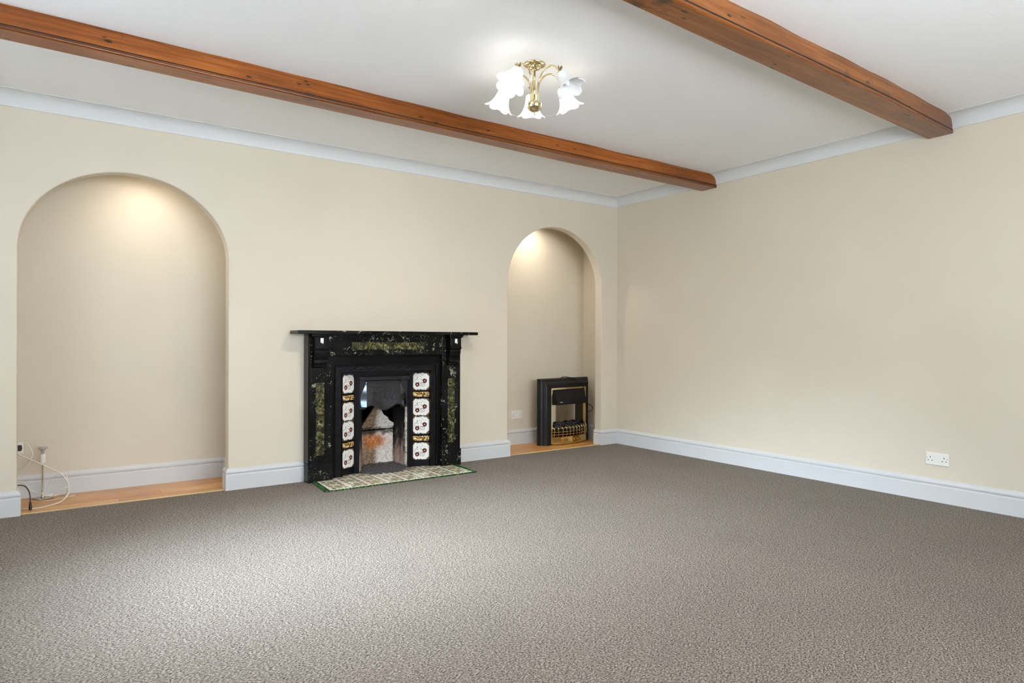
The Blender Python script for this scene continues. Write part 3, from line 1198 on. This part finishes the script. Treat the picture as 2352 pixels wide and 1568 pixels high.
for k in range(70):
    x, y = random.uniform(-2.9, -2.52), random.uniform(.10, .22)
    r = random.uniform(.003, .009)
    m = Matrix.Translation((x, y, .012 + (y - .02) * .1 + r * .4)) @ Matrix.Rotation(random.random() * 3, 4, 'Z') @ Matrix.Diagonal((r * 1.4, r, r * .8, 1))
    bmesh.ops.create_icosphere(bm, subdivisions=1, radius=1, matrix=m)
obj('cinders', bm, MT['ash'], fp, kind='stuff')

# white stick-on hooks on the corbels
for xc, w_ in ((-3.306, 'left'), (-2.118, 'right')):
    r_ = root('adhesive_hook', 'small white adhesive hook on the %s corbel of the fireplace' % w_, 'hook', (xc, -.183, 1.10), group='white hooks on the corbels')
    obj('backplate', bx(xc - .012, xc + .012, -.1865, -.182, 1.083, 1.120), MT['hook'], r_, bevel=.002)
    bm = bm_new()
    tube(bm, catmull([(xc, -.187, 1.098), (xc, -.192, 1.084), (xc, -.198, 1.078), (xc, -.203, 1.083), (xc, -.204, 1.090)], 4), .0035, 8)
    obj('hook_arm', bm, MT['hook'], r_, smooth=True)

# ------------------------------------------------------------------ tiled hearth
he = root('hearth', 'low tiled hearth of patterned cream tiles with green rope edging', 'hearth', (CX, -.28, 0))
hx0, hx1, hy0, hy1 = -3.325, -2.118, -.462, -.02
bm = bm_new()
prism_pts = [(hx0, hy0), (hx1, hy0), (hx1, -.121), (-2.219, -.121), (-2.219, -.02), (-3.192, -.02), (-3.192, -.121), (hx0, -.121)]
lo_ = [bm.verts.new((x, y, 0)) for x, y in prism_pts]
hi_ = [bm.verts.new((x, y, .0065)) for x, y in prism_pts]
bm.faces.new(lo_)
bm.faces.new(hi_[::-1])
for i in range(8):
    j = (i + 1) % 8
    bm.faces.new((lo_[i], hi_[i], hi_[j], lo_[j]))
obj('mortar_bed', bm, MT['grout'], he)
bm = bm_new()
w = .0735
a = [bm.verts.new((x, y, .0095)) for x, y in ((-w + .0015, -w + .0015), (w - .0015, -w + .0015), (w - .0015, w - .0015), (-w + .0015, w - .0015))]
b = [bm.verts.new((x, y, .008)) for x, y in ((-w, -w), (w, -w), (w, w), (-w, w))]
c_ = [bm.verts.new((x, y, .002)) for x, y in ((-w, -w), (w, -w), (w, w), (-w, w))]
bm.faces.new(a)
bm.faces.new(c_[::-1])
for P, Q in ((a, b), (b, c_)):
    for i in range(4):
        j = (i + 1) % 4
        bm.faces.new((P[i], Q[i], Q[j], P[j]))
first = None
for i in range(8):
    for j in range(3):
        x = hx0 + .0755 + i * .151
        y = hy0 + .0755 + j * .1485
        if first is None:
            first = obj('hearth_tile', bm, MT['htile'], he, loc=(x, y, 0))
        else:
            o = obj('hearth_tile', None, None, he, mesh=first.data, loc=(x, y, random.uniform(-.0006, .0006)))
            if j == 2 and i in (0, 7):     # cut tiles in front of the plinths
                o.scale = (1, .28, 1)
                o.location.y = hy0 + 2 * .1485 + .0215
                continue
            o.rotation_euler = (0, 0, random.choice((0, PI / 2, PI)))


def rope(p0, p1, r):
    bm = bm_new()
    p0, p1 = Vector(p0), Vector(p1)
    L = (p1 - p0).length
    n = int(L / .0042)
    d = (p1 - p0).normalized()
    q = Vector((-d.y, d.x, 0))
    rows = []
    for k in range(n + 1):
        s = k / n
        row = []
        for m_ in range(9):
            a = PI * m_ / 8
            rr = r * (1 + (.22 if r > .012 else .10) * math.sin(2 * PI * (s * L / .027) + a * 1.3))
            P = p0 + d * L * s + q * math.cos(a) * rr + Vector((0, 0, math.sin(a) * rr * .95))
            row.append(bm.verts.new(P))
        rows.append(row)
    for A_, B_ in zip(rows, rows[1:]):
        for m_ in range(8):
            bm.faces.new((A_[m_], A_[m_ + 1], B_[m_ + 1], B_[m_]))
        bm.faces.new((A_[0], B_[0], B_[8], A_[8]))
    bm.faces.new(rows[0])
    bm.faces.new(rows[-1][::-1])
    return bm


obj('rope_edging', rope((hx0 - .013, -.092, 0), (hx0 - .042, hy0 - .02, 0), .0165), MT['gglaze'], he, smooth=True, label='left green glazed rope edging')
obj('rope_edging', rope((hx1 + .022, -.098, 0), (hx1 + .006, hy0 - .02, 0), .0165), MT['gglaze'], he, smooth=True, label='right green glazed rope edging')
obj('rope_edging', rope((hx0 - .030, hy0 - .012, 0), (hx1 + .004, hy0 - .012, 0), .0105), MT['gglaze'], he, smooth=True, label='front green glazed rope edging')

# ------------------------------------------------------------------ electric fire in the right alcove
FO = Vector((-.673, .278, 0))
FA = math.atan2(.10248, .99473)
ef = root('electric_fire', 'black and brass electric fire with coal effect standing in the right arched alcove', 'heater', FO, FA)
# local axes: +x along the front, -y towards the room


def L(name, bm, mat, parent=None, **k):
    return obj(name, bm, mat, parent or ef, local=True, **k)


Bs0, Bs1, Bz = -.140, .622, .702   # back outline
Fs0, Fs1, Fz = -.076, .560, .640   # front outline
Y0, Y1 = .082, 0.0
# stepped moulding made of nested picture frame rings
steps = [(Bs0, Bs1, Bz, .085), (Bs0, Bs1, Bz, .070), (-.130, .612, .694, .056), (-.126, .608, .688, .046), (-.108, .590, .670, .034), (-.102, .584, .664, .022), (-.086, .570, .650, .006), (Fs0, Fs1, Fz, .0)]
bm = bm_new()
rows = []
for s0, s1, zz_, y in steps:
    rows.append([bm.verts.new(p) for p in ((s0, y, .0), (s0, y, zz_), (s1, y, zz_), (s1, y, .0))])
for a, b in zip(rows, rows[1:]):
    for i in range(3):
        bm.faces.new((a[i], a[i + 1], b[i + 1], b[i]))
# front face ring around the opening
OP = (.006, .528, .604, .0)
ring_o = rows[-1]
ring_i = [bm.verts.new(p) for p in ((OP[0] - .022, 0, 0), (OP[0] - .022, 0, OP[2]), (OP[1], 0, OP[2]), (OP[1], 0, 0))]
for i in range(3):
    bm.faces.new((ring_o[i], ring_o[i + 1], ring_i[i + 1], ring_i[i]))
deep = [bm.verts.new(v.co + Vector((0, .08, 0))) for v in ring_i]
for i in range(3):
    bm.faces.new((ring_i[i], ring_i[i + 1], deep[i + 1], deep[i]))
L('casing', bm, MT['firebody'])
L('rear_box', bx(-.03, .52, .082, .165, .03, .62), MT['firebody'])
# brass frame round the opening
bm = bm_new()
b0, b1, bz = -.016, .520, .603
tw = .020
prism(bm, [(b0, .01), (b0 + tw, .01), (b0 + tw, bz - tw), (b1 - tw, bz - tw), (b1 - tw, .01), (b1, .01), (b1, bz), (b0, bz)], -.006, .010)
brf = L('brass_frame', bm, MT['brasspale'], bevel=.003)
bm = bm_new()
i0, i1, iz = b0 + tw, b1 - tw, bz - tw
for (xa, xb, za, zb, ya, yb) in ((i0, i0 + .004, .15, iz, .006, .078), (i1 - .004, i1, .15, iz, .006, .078)):
    bm = bm_new()
    box(bm, xa, xb, ya, yb, za, zb)
    L('brass_return', bm, MT['brass'], brf)
# mirror back
L('mirror_panel', bx(i0, i1 - .055, .074, .079, .15, .50), MT['mirror'])
L('side_panel', bx(i1 - .055, i1, .060, .079, .15, .50), MT['firebody'])
# canopy
bm = bm_new()
c0, c1 = i0 + .002, i1 - .002
prof = [(.030, iz - .002), (.0, iz - .004), (-.060, .462), (-.060, .428), (-.052, .424), (.06, .424), (.06, iz - .002)]
a = [bm.verts.new((c0 + (0.010 if y < -.03 else 0), y, z)) for y, z in prof]
b = [bm.verts.new((c1 - .012 - (.016 if y < -.03 else 0), y, z)) for y, z in prof]
bm.faces.new(a)
bm.faces.new(b[::-1])
for i in range(len(prof)):
    j = (i + 1) % len(prof)
    bm.faces.new((a[i], b[i], b[j], a[j]))
can = L('canopy', bm, MT['firebody'], bevel=.002)
L('badge', bx(.060, .098, -.0635, -.058, .449, .456), MT['badge'], can)


def bow(s):   # front bow of the fret
    k = (s - .255) / .262
    return -.018 - .050 * (1 - k * k)


# brass fret: ash cover, grid bars
bm = bm_new()
n = 24
f0, f1 = -.005, .515
rowsb = []
for i in range(n + 1):
    s = f0 + (f1 - f0) * i / n
    y = bow(s)
    rowsb.append([bm.verts.new(p) for p in ((s, y + .012, .008), (s, y, .008), (s, y, .014), (s, y + .006, .020), (s, y + .008, .078), (s, y - .002, .086), (s, y + .012, .090))])
for a, b in zip(rowsb, rowsb[1:]):
    for k in range(6):
        bm.faces.new((a[k], a[k + 1], b[k + 1], b[k]))
    bm.faces.new((a[6], a[0], b[0], b[6]))
bm.faces.new(rowsb[0])
bm.faces.new(rowsb[-1][::-1])
tray = L('ash_cover', bm, MT['brass'])
bm = bm_new()
y = bow(.115) + .006
box(bm, .097, .133, y - .004, y + .004, .030, .066)
box(bm, .105, .125, y - .008, y, .036, .060)
L('ash_cover_knob', bm, MT['brass'], tray, bevel=.002)
bm = bm_new()
y = bow(.30) + .006
tube(bm, [(.30 + .028 * math.cos(a_), y - .003, .048 + .014 * math.sin(a_)) for a_ in [2 * PI * k / 16 for k in range(16)]], .003, 6, closed=True)
L('ash_cover_emblem', bm, MT['brass'], tray)
bm = bm_new()
for zz_ in (.108, .137, .176):
    tube(bm, [(f0 + (f1 - f0) * i / 24, bow(f0 + (f1 - f0) * i / 24), zz_) for i in range(25)], .0032, 6)
L('fret_rail', bm, MT['brass'], smooth=True)
for i in range(11):
    s = f0 + .012 + (f1 - f0 - .024) * i / 10
    y = bow(s)
    bm = bm_new()
    tube(bm, catmull([(s, y - .002, .088), (s, y - .006, .12), (s, y - .004, .160), (s - .001, y - .001, .178), (s - .006, y + .014, .190)], 3), .0036, 6)
    L('fret_bar', bm, MT['brass'], smooth=True)
for s, m in ((f0, 1), (f1, -1)):
    bm = bm_new()
    tube(bm, catmull([(s, .004, .012), (s, .0, .10), (s, -.010, .175), (s + m * .004, .002, .200), (s + m * .006, .01, .215)], 4), .0055, 8)
    L('fret_end', bm, MT['brass'], smooth=True)
L('coal_tray', bx(i0, i1, -.012, .070, .095, .150), MT['firebody'])
# coals: every lump a piece
cmesh = []
for k in range(5):
    bm = bm_new()
    bmesh.ops.create_icosphere(bm, subdivisions=2, radius=1)
    for v in bm.verts:
        v.co *= 1 + .38 * noise.noise(v.co * 1.6 + Vector((k * 7, 0, 0)))
        v.co.z *= .75
    me = bpy.data.meshes.new('coal')
    bmesh.ops.recalc_face_normals(bm, faces=bm.faces)
    bm.to_mesh(me)
    bm.free()
    for p in me.polygons:
        p.use_smooth = True
    me.materials.append(MT['coal'])
    cmesh.append(me)
rc = random.Random(5)
for row, (y, z, n) in enumerate(((-.040, .160, 12), (-.018, .178, 13), (.010, .193, 12), (.038, .204, 13))):
    for i in range(n):
        s = i0 + .018 + (i1 - i0 - .036) * (i + .5 * (row % 2)) / n
        yy = y
        if row == 0:
            yy = bow(s) + .024
        if row == 0 and yy > -.012:
            yy = -.012
        o = L('coal', None, None, mesh=cmesh[rc.randrange(5)])
        sc_ = rc.uniform(.016, .027)
        o.location = (min(s + rc.uniform(-.004, .004), i1 - .02), yy + rc.uniform(-.003, .003), z + rc.uniform(-.008, .009))
        o.rotation_euler = (rc.random() * 6, rc.random() * 6, rc.random() * 6)
        o.scale = (sc_, sc_ * .9, sc_ * .85)
# flex draped over the top and round the right side: local (s, outward, z) from the photograph
bm = bm_new()
pts = [(.205, .100, .60), (.215, .090, .69), (.245, .076, .712), (.300, .066, .708), (.375, .050, .694), (.430, .010, .664), (.468, -.012, .64), (.482, -.012, .611), (0.483, -0.014, 0.588), (0.490, -0.017, 0.53), (0.494, -0.022, 0.477),
       (0.498, -0.032, 0.443), (0.523, -0.045, 0.407), (0.561, -0.05, 0.388), (0.583, -0.05, 0.369), (0.584, -0.045, 0.345), (0.569, -0.035, 0.33), (0.556, -0.02, 0.322), (.572, .010, .317), (.60, .10, .315)]
tube(bm, catmull(pts, 5), .0042, 8)
L('power_flex', bm, MT['flexb'], smooth=True, label='black flex looped over the casing')

# ------------------------------------------------------------------ double sockets


def socket(label, origin, rz, holes=True):
    r_ = root('double_socket', label, 'socket', origin, rz, group='white double wall sockets')
    # local: x along wall, -y into the room
    bm = bm_new()
    w, h = .0735, .043
    rows = []
    for d, i_ in ((0, 0), (-.006, 0), (-.0085, .0035)):
        rows.append([bm.verts.new((sx * (w - i_), d, sz * (h - i_))) for sx, sz in ((-1, -1), (1, -1), (1, 1), (-1, 1))])
    for a, b in zip(rows, rows[1:]):
        for i in range(4):
            j = (i + 1) % 4
            bm.faces.new((a[i], a[j], b[j], b[i]))
    bm.faces.new(rows[0])
    bm.faces.new(rows[-1][::-1])
    pl = obj('faceplate', bm, MT['plastic'], r_, local=True, bevel=.0015)
    for sx in (-.0125, .0075):
        bm = bm_new()
        prism(bm, [(sx - .007, .012), (sx + .007, .012), (sx + .007, .033), (sx - .007, .033)], lambda x, z: -.0125 if z > .02 else -.0095, -.006)
        obj('rocker_switch', bm, MT['switch'], r_, local=True, bevel=.0015)
    for cx_ in (-.043, .043):
        for dx, dz, ww, hh in ((0, .011, .0024, .0045), (-.0115, -.0115, .0036, .0022), (.0115, -.0115, .0036, .0022)):
            obj('pin_hole', bx(cx_ + dx - ww, cx_ + dx + ww, -.0088, -.004, dz - hh, dz + hh), MT['hole'], pl, local=True)
    for sx in (-.0635, .0635):
        bm = bm_new()
        bmesh.ops.create_cone(bm, cap_ends=True, segments=12, radius1=.003, radius2=.003, depth=.002, matrix=Matrix.Translation((sx, -.0088, .006)) @ Matrix.Rotation(PI / 2, 4, 'X'))
        obj('screw_head', bm, MT['leafbrass'], pl, local=True)
    return r_


socket('white double socket low on the bare right-hand wall', (0, -3.131, .294), -PI / 2)
socket('white double socket in the right alcove beside the electric fire', (-.945, ND, .3145), 0)
socket('double socket at the left end of the left alcove behind white cables', (-5.236, ND, .352), 0)

# ------------------------------------------------------------------ things in the left alcove
C1 = [(-5.21, .52, .335), (-5.20, .47, .330), (-5.188, 0.42, 0.325), (-5.118, 0.37, 0.29), (-5.05, 0.33, 0.254), (-4.997, 0.3, 0.223), (-4.949, 0.28, 0.192), (-4.917, 0.26, 0.147), (-4.9, 0.24, 0.101), (-4.905, 0.235, 0.066),
      (-4.922, 0.228, 0.036), (-4.948, 0.218, 0.014), (-4.985, 0.205, 0.004), (-5.043, 0.152, 0.004), (-5.089, 0.143, 0.004), (-5.144, 0.160, 0.004), (-5.20, .21, .004), (-5.30, .24, .004)]
C2 = [(-5.25, .52, .375), (-5.215, .47, .400), (-5.189, 0.45, 0.41), (-5.167, 0.43, 0.409), (-5.143, 0.42, 0.395), (-5.124, 0.41, 0.371), (-5.11, 0.41, 0.334), (-5.109, 0.41, 0.31), (-5.119, 0.42, 0.28), (-5.138, 0.43, 0.245), (-5.162, 0.44, 0.219), (-5.189, 0.45, 0.2), (-5.25, .45, .15), (-5.32, .42, .06), (-5.36, .40, .004)]
C6 = [(-5.32, .25, .10), (-5.24, .22, .145), (-5.177, 0.2, 0.154), (-5.144, 0.17, 0.151), (-5.126, 0.15, 0.132), (-5.115, 0.13, 0.101), (-5.112, 0.12, 0.062), (-5.112, 0.118, 0.034)]


def cable(name, pts, r, mat, label, group=None):
    r_ = root(name, label, 'cable', (pts[-1][0], pts[-1][1], 0), group=group)
    bm = bm_new()
    tube(bm, catmull(pts, 6), r, 8)
    obj('flex', bm, mat, r_, smooth=True)
    return r_


k1 = cable('white_cable', C1, .0036, MT['flexw'], 'thick white cable sweeping from the socket in front of the lamp to the boards')
k2 = cable('white_cable', C2, .0036, MT['flexw'], 'white cable looped against the back of the left alcove, left of the lamp')
k6 = cable('black_cable', C6, .0032, MT['flexb'], 'short black cable with a plug end standing on the boards by the left jamb')
bm = bm_new()
lathe(bm, [(.0035, .055), (.0055, .050), (.0075, .030), (.009, .024), (.009, .004), (.006, .0005)], 12, (-5.112, .118, 0))
obj('cable_connector', bm, MT['flexb'], k6, smooth=False)
# plug in the socket
pr = root('plug', 'black plug pushed into the left alcove socket', 'plug', (-5.193, ND - .01, .352))
bm = bm_new()
prism(bm, [(-5.217, .334), (-5.172, .334), (-5.167, .350), (-5.172, .372), (-5.217, .372)], ND - .045, ND - .009)
obj('plug_body', bm, MT['flexb'], pr, bevel=.004)

# bare table lamp
lx, ly = -5.051, .44
tl = root('table_lamp', 'small brushed metal table lamp without a shade, bare reflector bulb upright', 'lamp', (lx, ly, 0))
bm = bm_new()
ang = math.radians(28)
hw = .046
rows = []
for z, i_ in ((0, .002), (.002, 0), (.008, 0), (.012, .004)):
    rows.append([bm.verts.new((lx + (a * math.cos(ang) - b * math.sin(ang)) * (hw - i_), ly + (a * math.sin(ang) + b * math.cos(ang)) * (hw - i_), z)) for a, b in ((-1, -1), (1, -1), (1, 1), (-1, 1))])
for a, b in zip(rows, rows[1:]):
    for i in range(4):
        j = (i + 1) % 4
        bm.faces.new((a[i], a[j], b[j], b[i]))
bm.faces.new(rows[0][::-1])
bm.faces.new(rows[-1])
obj('lamp_base', bm, MT['nickel'], tl)
bm = bm_new()
lathe(bm, [(.011, .012), (.011, .016), (.0055, .022), (.0052, .245)], 14, (lx, ly, 0))
obj('stem', bm, MT['nickel'], tl, smooth=True)
bm = bm_new()
lathe(bm, [(.008, .243), (.015, .249), (.0175, .262), (.0175, .285), (.0160, .287), (.0160, .303), (.0135, .306), (.0135, .312)], 36, (lx, ly, 0))
hold = obj('lamp_holder', bm, MT['plastic'], tl, smooth=False)
bm = bm_new()
lathe(bm, [(.0095, .310), (.0095, .326), (.011, .334), (.020, .344), (.0275, .352), (.028, .356), (.022, .360), (.008, .3625)], 20, (lx, ly, 0))
obj('reflector_bulb', bm, MT['bulbglass'], tl, smooth=True)
bm = bm_new()
lathe(bm, [(.0090, .311), (.0088, .325), (.010, .333), (.018, .343), (.024, .350)], 20, (lx, ly, 0), cap=True)
obj('bulb_reflector', bm, MT['badge'], tl, smooth=True)
C3 = [(-5.40, .46, .05), (-5.28, .46, .125), (-5.187, 0.46, 0.132), (-5.163, 0.46, 0.128), (-5.148, 0.46, 0.107), (-5.119, 0.45, 0.066), (-5.095, 0.45, 0.051), (-5.066, 0.435, 0.044), (-5.051, 0.425, 0.045), (-5.034, 0.43, 0.063), (-5.017, 0.43, 0.105),
      (-4.997, 0.42, 0.141), (-4.978, 0.41, 0.164), (-4.948, 0.4, 0.173), (-4.923, 0.4, 0.159), (-4.91, 0.4, 0.14), (-4.91, 0.4, 0.097), (-4.913, 0.41, 0.061), (-4.918, 0.45, 0.02), (-4.935, .485, .004), (-4.959, 0.505, 0.003), (-5.00, .478, .003), (-5.02, .47, .005)]
C4 = [(-4.998, .44, .006), (-4.977, 0.38, 0.043), (-4.954, 0.36, 0.066), (-4.931, 0.35, 0.082), (-4.915, 0.352, 0.079), (-4.908, .365, .06), (-4.900, .40, .02), (-4.890, .44, .003), (-4.869, 0.45, 0.003), (-4.872, 0.415, 0.003),
      (-4.897, 0.408, 0.003), (-4.948, 0.382, 0.003), (-4.999, 0.352, 0.003), (-5.045, 0.362, 0.003), (-5.085, 0.375, 0.003), (-5.122, 0.41, 0.003), (-5.125, .47, .003), (-5.105, .520, .003), (-5.07, .522, .003), (-5.05, .50, .006)]
bm = bm_new()
tube(bm, catmull(C3, 6), .0021, 7)
obj('flex', bm, MT['flexw'], tl, smooth=True)
bm = bm_new()
tube(bm, catmull(C4, 6), .0021, 7)
obj('flex', bm, MT['flexw'], tl, smooth=True)
# flat white adapter lying behind the base
bm = bm_new()
prism(bm, [(-5.052, .0), (-4.976, .0), (-4.976, .016), (-5.052, .016)], .492, .522)
obj('adapter', bm, MT['plastic'], tl, bevel=.003)
# inline switch on the flex
bm = bm_new()
tube(bm, [(-4.914, .402, .150), (-4.910, .402, .100)], lambda s: .0045 + .002 * math.sin(PI * s), 8)
obj('inline_switch', bm, MT['flexw'], tl, smooth=True)

# ------------------------------------------------------------------ chandelier
AX, AY = -2.809, -2.222
ch = root('ceiling_light', 'five-arm brass ceiling light with frosted tulip glass shades', 'ceiling light', (AX, AY, ZC))
bm = bm_new()
lathe(bm, [(.061, ZC), (.062, ZC - .003), (.060, ZC - .008), (.052, ZC - .013), (.038, ZC - .016), (.034, ZC - .018), (.033, ZC - .023), (.027, ZC - .030), (.016, ZC - .035), (.007, ZC - .037)], 36, (AX, AY, 0))
obj('ceiling_rose', bm, MT['lampbrass'], ch, smooth=True)
bm = bm_new()
lathe(bm, [(.0062, ZC - .034), (.0062, 2.425)], 12, (AX, AY, 0))
obj('centre_rod', bm, MT['lampbrass'], ch, smooth=True)
bm = bm_new()
lathe(bm, [(.030, 2.429), (.033, 2.426), (.038, 2.424), (.043, 2.417), (.043, 2.412), (.040, 2.397), (.032, 2.384), (.020, 2.376), (.008, 2.373), (.004, 2.369)], 36, (AX, AY, 0))
bowl = obj('bowl', bm, MT['lampbrass'], ch, smooth=True)
bm = bm_new()
lathe(bm, [(.003, 2.373), (.003, 2.365), (.0055, 2.363), (.0055, 2.360), (.0025, 2.358), (.0018, 2.349), (.0006, 2.347)], 10, (AX, AY, 0))
obj('finial', bm, MT['lampbrass'], bowl, smooth=True)


def tulip(bm, M4, inner=False):
    """frosted bell with six flared lobes, axis along local -z from the neck at origin"""
    nt, nh = 72, 22
    Ls = .122
    rows = []
    for j in range(nh + 1):
        s = j / nh
        if s < .12:
            r = .018 + (.034 - .018) * math.sin(s / .12 * PI / 2)
        else:
            k = (s - .12) / .88
            r = .034 + .010 * k + .022 * k ** 3.2
        row = []
        for i in range(nt):
            a = 2 * PI * i / nt
            lob = abs(math.cos(3 * a))
            lb = (lob ** .7) * 1.0 - .55
            k = max(0, (s - .45) / .55)
            rr = r * (1 + .16 * lb * k ** 1.6) + (.012 * k ** 5 * (lob ** .8))
            z = -Ls * s - .016 * (lob ** .8 - .35) * k ** 3 + .004 * k ** 6
            if inner:
                rr -= .0022
            row.append(bm.verts.new(M4 @ Vector((rr * math.cos(a), rr * math.sin(a), z))))
        rows.append(row)
    for A_, B_ in zip(rows, rows[1:]):
        for i in range(nt):
            bm.faces.new((A_[i], A_[(i + 1) % nt], B_[(i + 1) % nt], B_[i]))
    if not inner:
        bm.faces.new(rows[0])


view_az = math.atan2(math.cos(YAW), math.sin(YAW))   # azimuth of the camera's forward in world xy
ARM_AZ = (-3, 66, 130, 212, 296)     # degrees clockwise from the direction pointing away from the door side
TILT = (24, 24, 36, 38, 24)
for k in range(5):
    az = view_az - math.radians(ARM_AZ[k])
    dx, dy = math.cos(az), math.sin(az)

    def P(r, z):
        return Vector((AX + dx * r, AY + dy * r, z))
    bm = bm_new()
    tube(bm, catmull([P(.022, 2.424), P(.021, 2.465), P(.023, 2.508), P(.035, 2.550), P(.066, 2.587), P(.105, 2.601), P(.138, 2.591), P(.160, 2.569), P(.172, 2.547)], 6), .0052, 10)
    arm = obj('arm', bm, MT['lampbrass'], ch, smooth=True)
    # leaves at the neck
    bm = bm_new()
    for sgn in (-1, 0, 1):
        side = Vector((-dy, dx, 0))
        b0 = P(.166, 2.560)
        tip = b0 + side * sgn * .020 + Vector((dx * (.012 + .01 * (sgn == 0)), dy * (.012 + .01 * (sgn == 0)), .022))
        mid = (b0 + tip) / 2
        wv = (tip - b0).cross(Vector((dx, dy, 0))).normalized() * .007
        if wv.length < 1e-5:
            wv = side * .007
        vs = [bm.verts.new(p) for p in (b0, mid + wv, tip, mid - wv)]
        up_ = Vector((0, 0, .0015))
        vs2 = [bm.verts.new(v.co + up_) for v in vs]
        bm.faces.new(vs)
        bm.faces.new(vs2[::-1])
        for i in range(4):
            j = (i + 1) % 4
            bm.faces.new((vs[i], vs[j], vs2[j], vs2[i]))
    obj('brass_leaf', bm, MT['leafbrass'], arm)
    tilt = math.radians(TILT[k])
    # local -z leans outward by tilt
    axis_dn = Vector((dx * math.sin(tilt), dy * math.sin(tilt), -math.cos(tilt)))
    zz_ = -axis_dn
    xx_ = Vector((-dy, dx, 0))
    yy_ = zz_.cross(xx_)
    M4 = Matrix((xx_, yy_, zz_)).transposed().to_4x4()
    M4.translation = P(.172, 2.545)
    bm = bm_new()
    lathe(bm, [(.006, .008), (.017, .002), (.020, -.006), (.020, -.016), (.018, -.018)], 20, mtx=M4)
    obj('shade_cap', bm, MT['lampbrass'], arm, smooth=True)
    bm = bm_new()
    Ms = M4 @ Matrix.Translation((0, 0, -.006))
    tulip(bm, Ms)
    sh = obj('glass_shade', bm, MT['shade_dim' if k == 2 else 'shade'], ch, smooth=True)
    md = sh.modifiers.new('solid', 'SOLIDIFY')
    md.thickness = .0022
    md.offset = -1
    bm = bm_new()
    lathe(bm, [(.010, -.018), (.011, -.035), (.014, -.050), (.017, -.064), (.0145, -.080), (.007, -.092), (.001, -.096)], 16, mtx=Ms)
    obj('bulb', bm, MT['dead' if k == 2 else 'lit'], sh, smooth=True)
    if k == 2:
        continue            # this bulb is out
    ld = bpy.data.lights.new('bulb_light', 'SPOT')     # the bulb's light leaving the open mouth
    ld.energy, ld.color, ld.shadow_soft_size = 20.0, (1.0, .91, .80), .03
    ld.spot_size, ld.spot_blend = math.radians(160), 1.0
    lo = bpy.data.objects.new('bulb_light', ld)
    COL.objects.link(lo)
    lo.matrix_world = Ms @ Matrix.Translation((0, 0, -.118))

# fine cobweb thread slung between three shades
def mouth(k):
    az = view_az - math.radians(ARM_AZ[k])
    return Vector((AX + math.cos(az) * .225, AY + math.sin(az) * .225, 2.421))
bm = bm_new()
for a, b in ((mouth(4), mouth(0)), (mouth(0), mouth(1))):
    pts = [a.lerp(b, s / 8) - Vector((0, 0, .012 * math.sin(PI * s / 8))) for s in range(9)]
    tube(bm, pts, .0006, 4)
obj('cobweb_thread', bm, MT['flexw'], ch)

# ------------------------------------------------------------------ recessed spots in the alcove ceilings
for (x, y), lab, en in (((-4.43, .215), 'recessed spotlight in the soffit of the wide left alcove', 14), ((-.82, .33), 'recessed spotlight in the soffit of the narrow right alcove', 19)):
    r_ = root('downlight', lab, 'spotlight', (x, y, NZ), group='alcove downlights')
    bm = bm_new()
    lathe(bm, [(.042, NZ), (.042, NZ - .003), (.034, NZ - .005), (.032, NZ - .001)], 28, (x, y, 0), cap=False)
    obj('bezel', bm, MT['nickel'], r_, smooth=True)
    bm = bm_new()
    lathe(bm, [(.031, NZ - .0005), (.031, NZ - .002)], 24, (x, y, 0))
    obj('lens', bm, MT['spotlit'], r_)
    ld = bpy.data.lights.new('downlight_beam', 'SPOT')
    ld.energy, ld.color, ld.shadow_soft_size, ld.spot_size, ld.spot_blend = en, (1.0, .88, .72), .03, math.radians(150), 1.0
    lo = bpy.data.objects.new('downlight_beam', ld)
    COL.objects.link(lo)
    lo.location = (x, y, NZ - .012)
    lo.rotation_euler = (0, 0, 0)
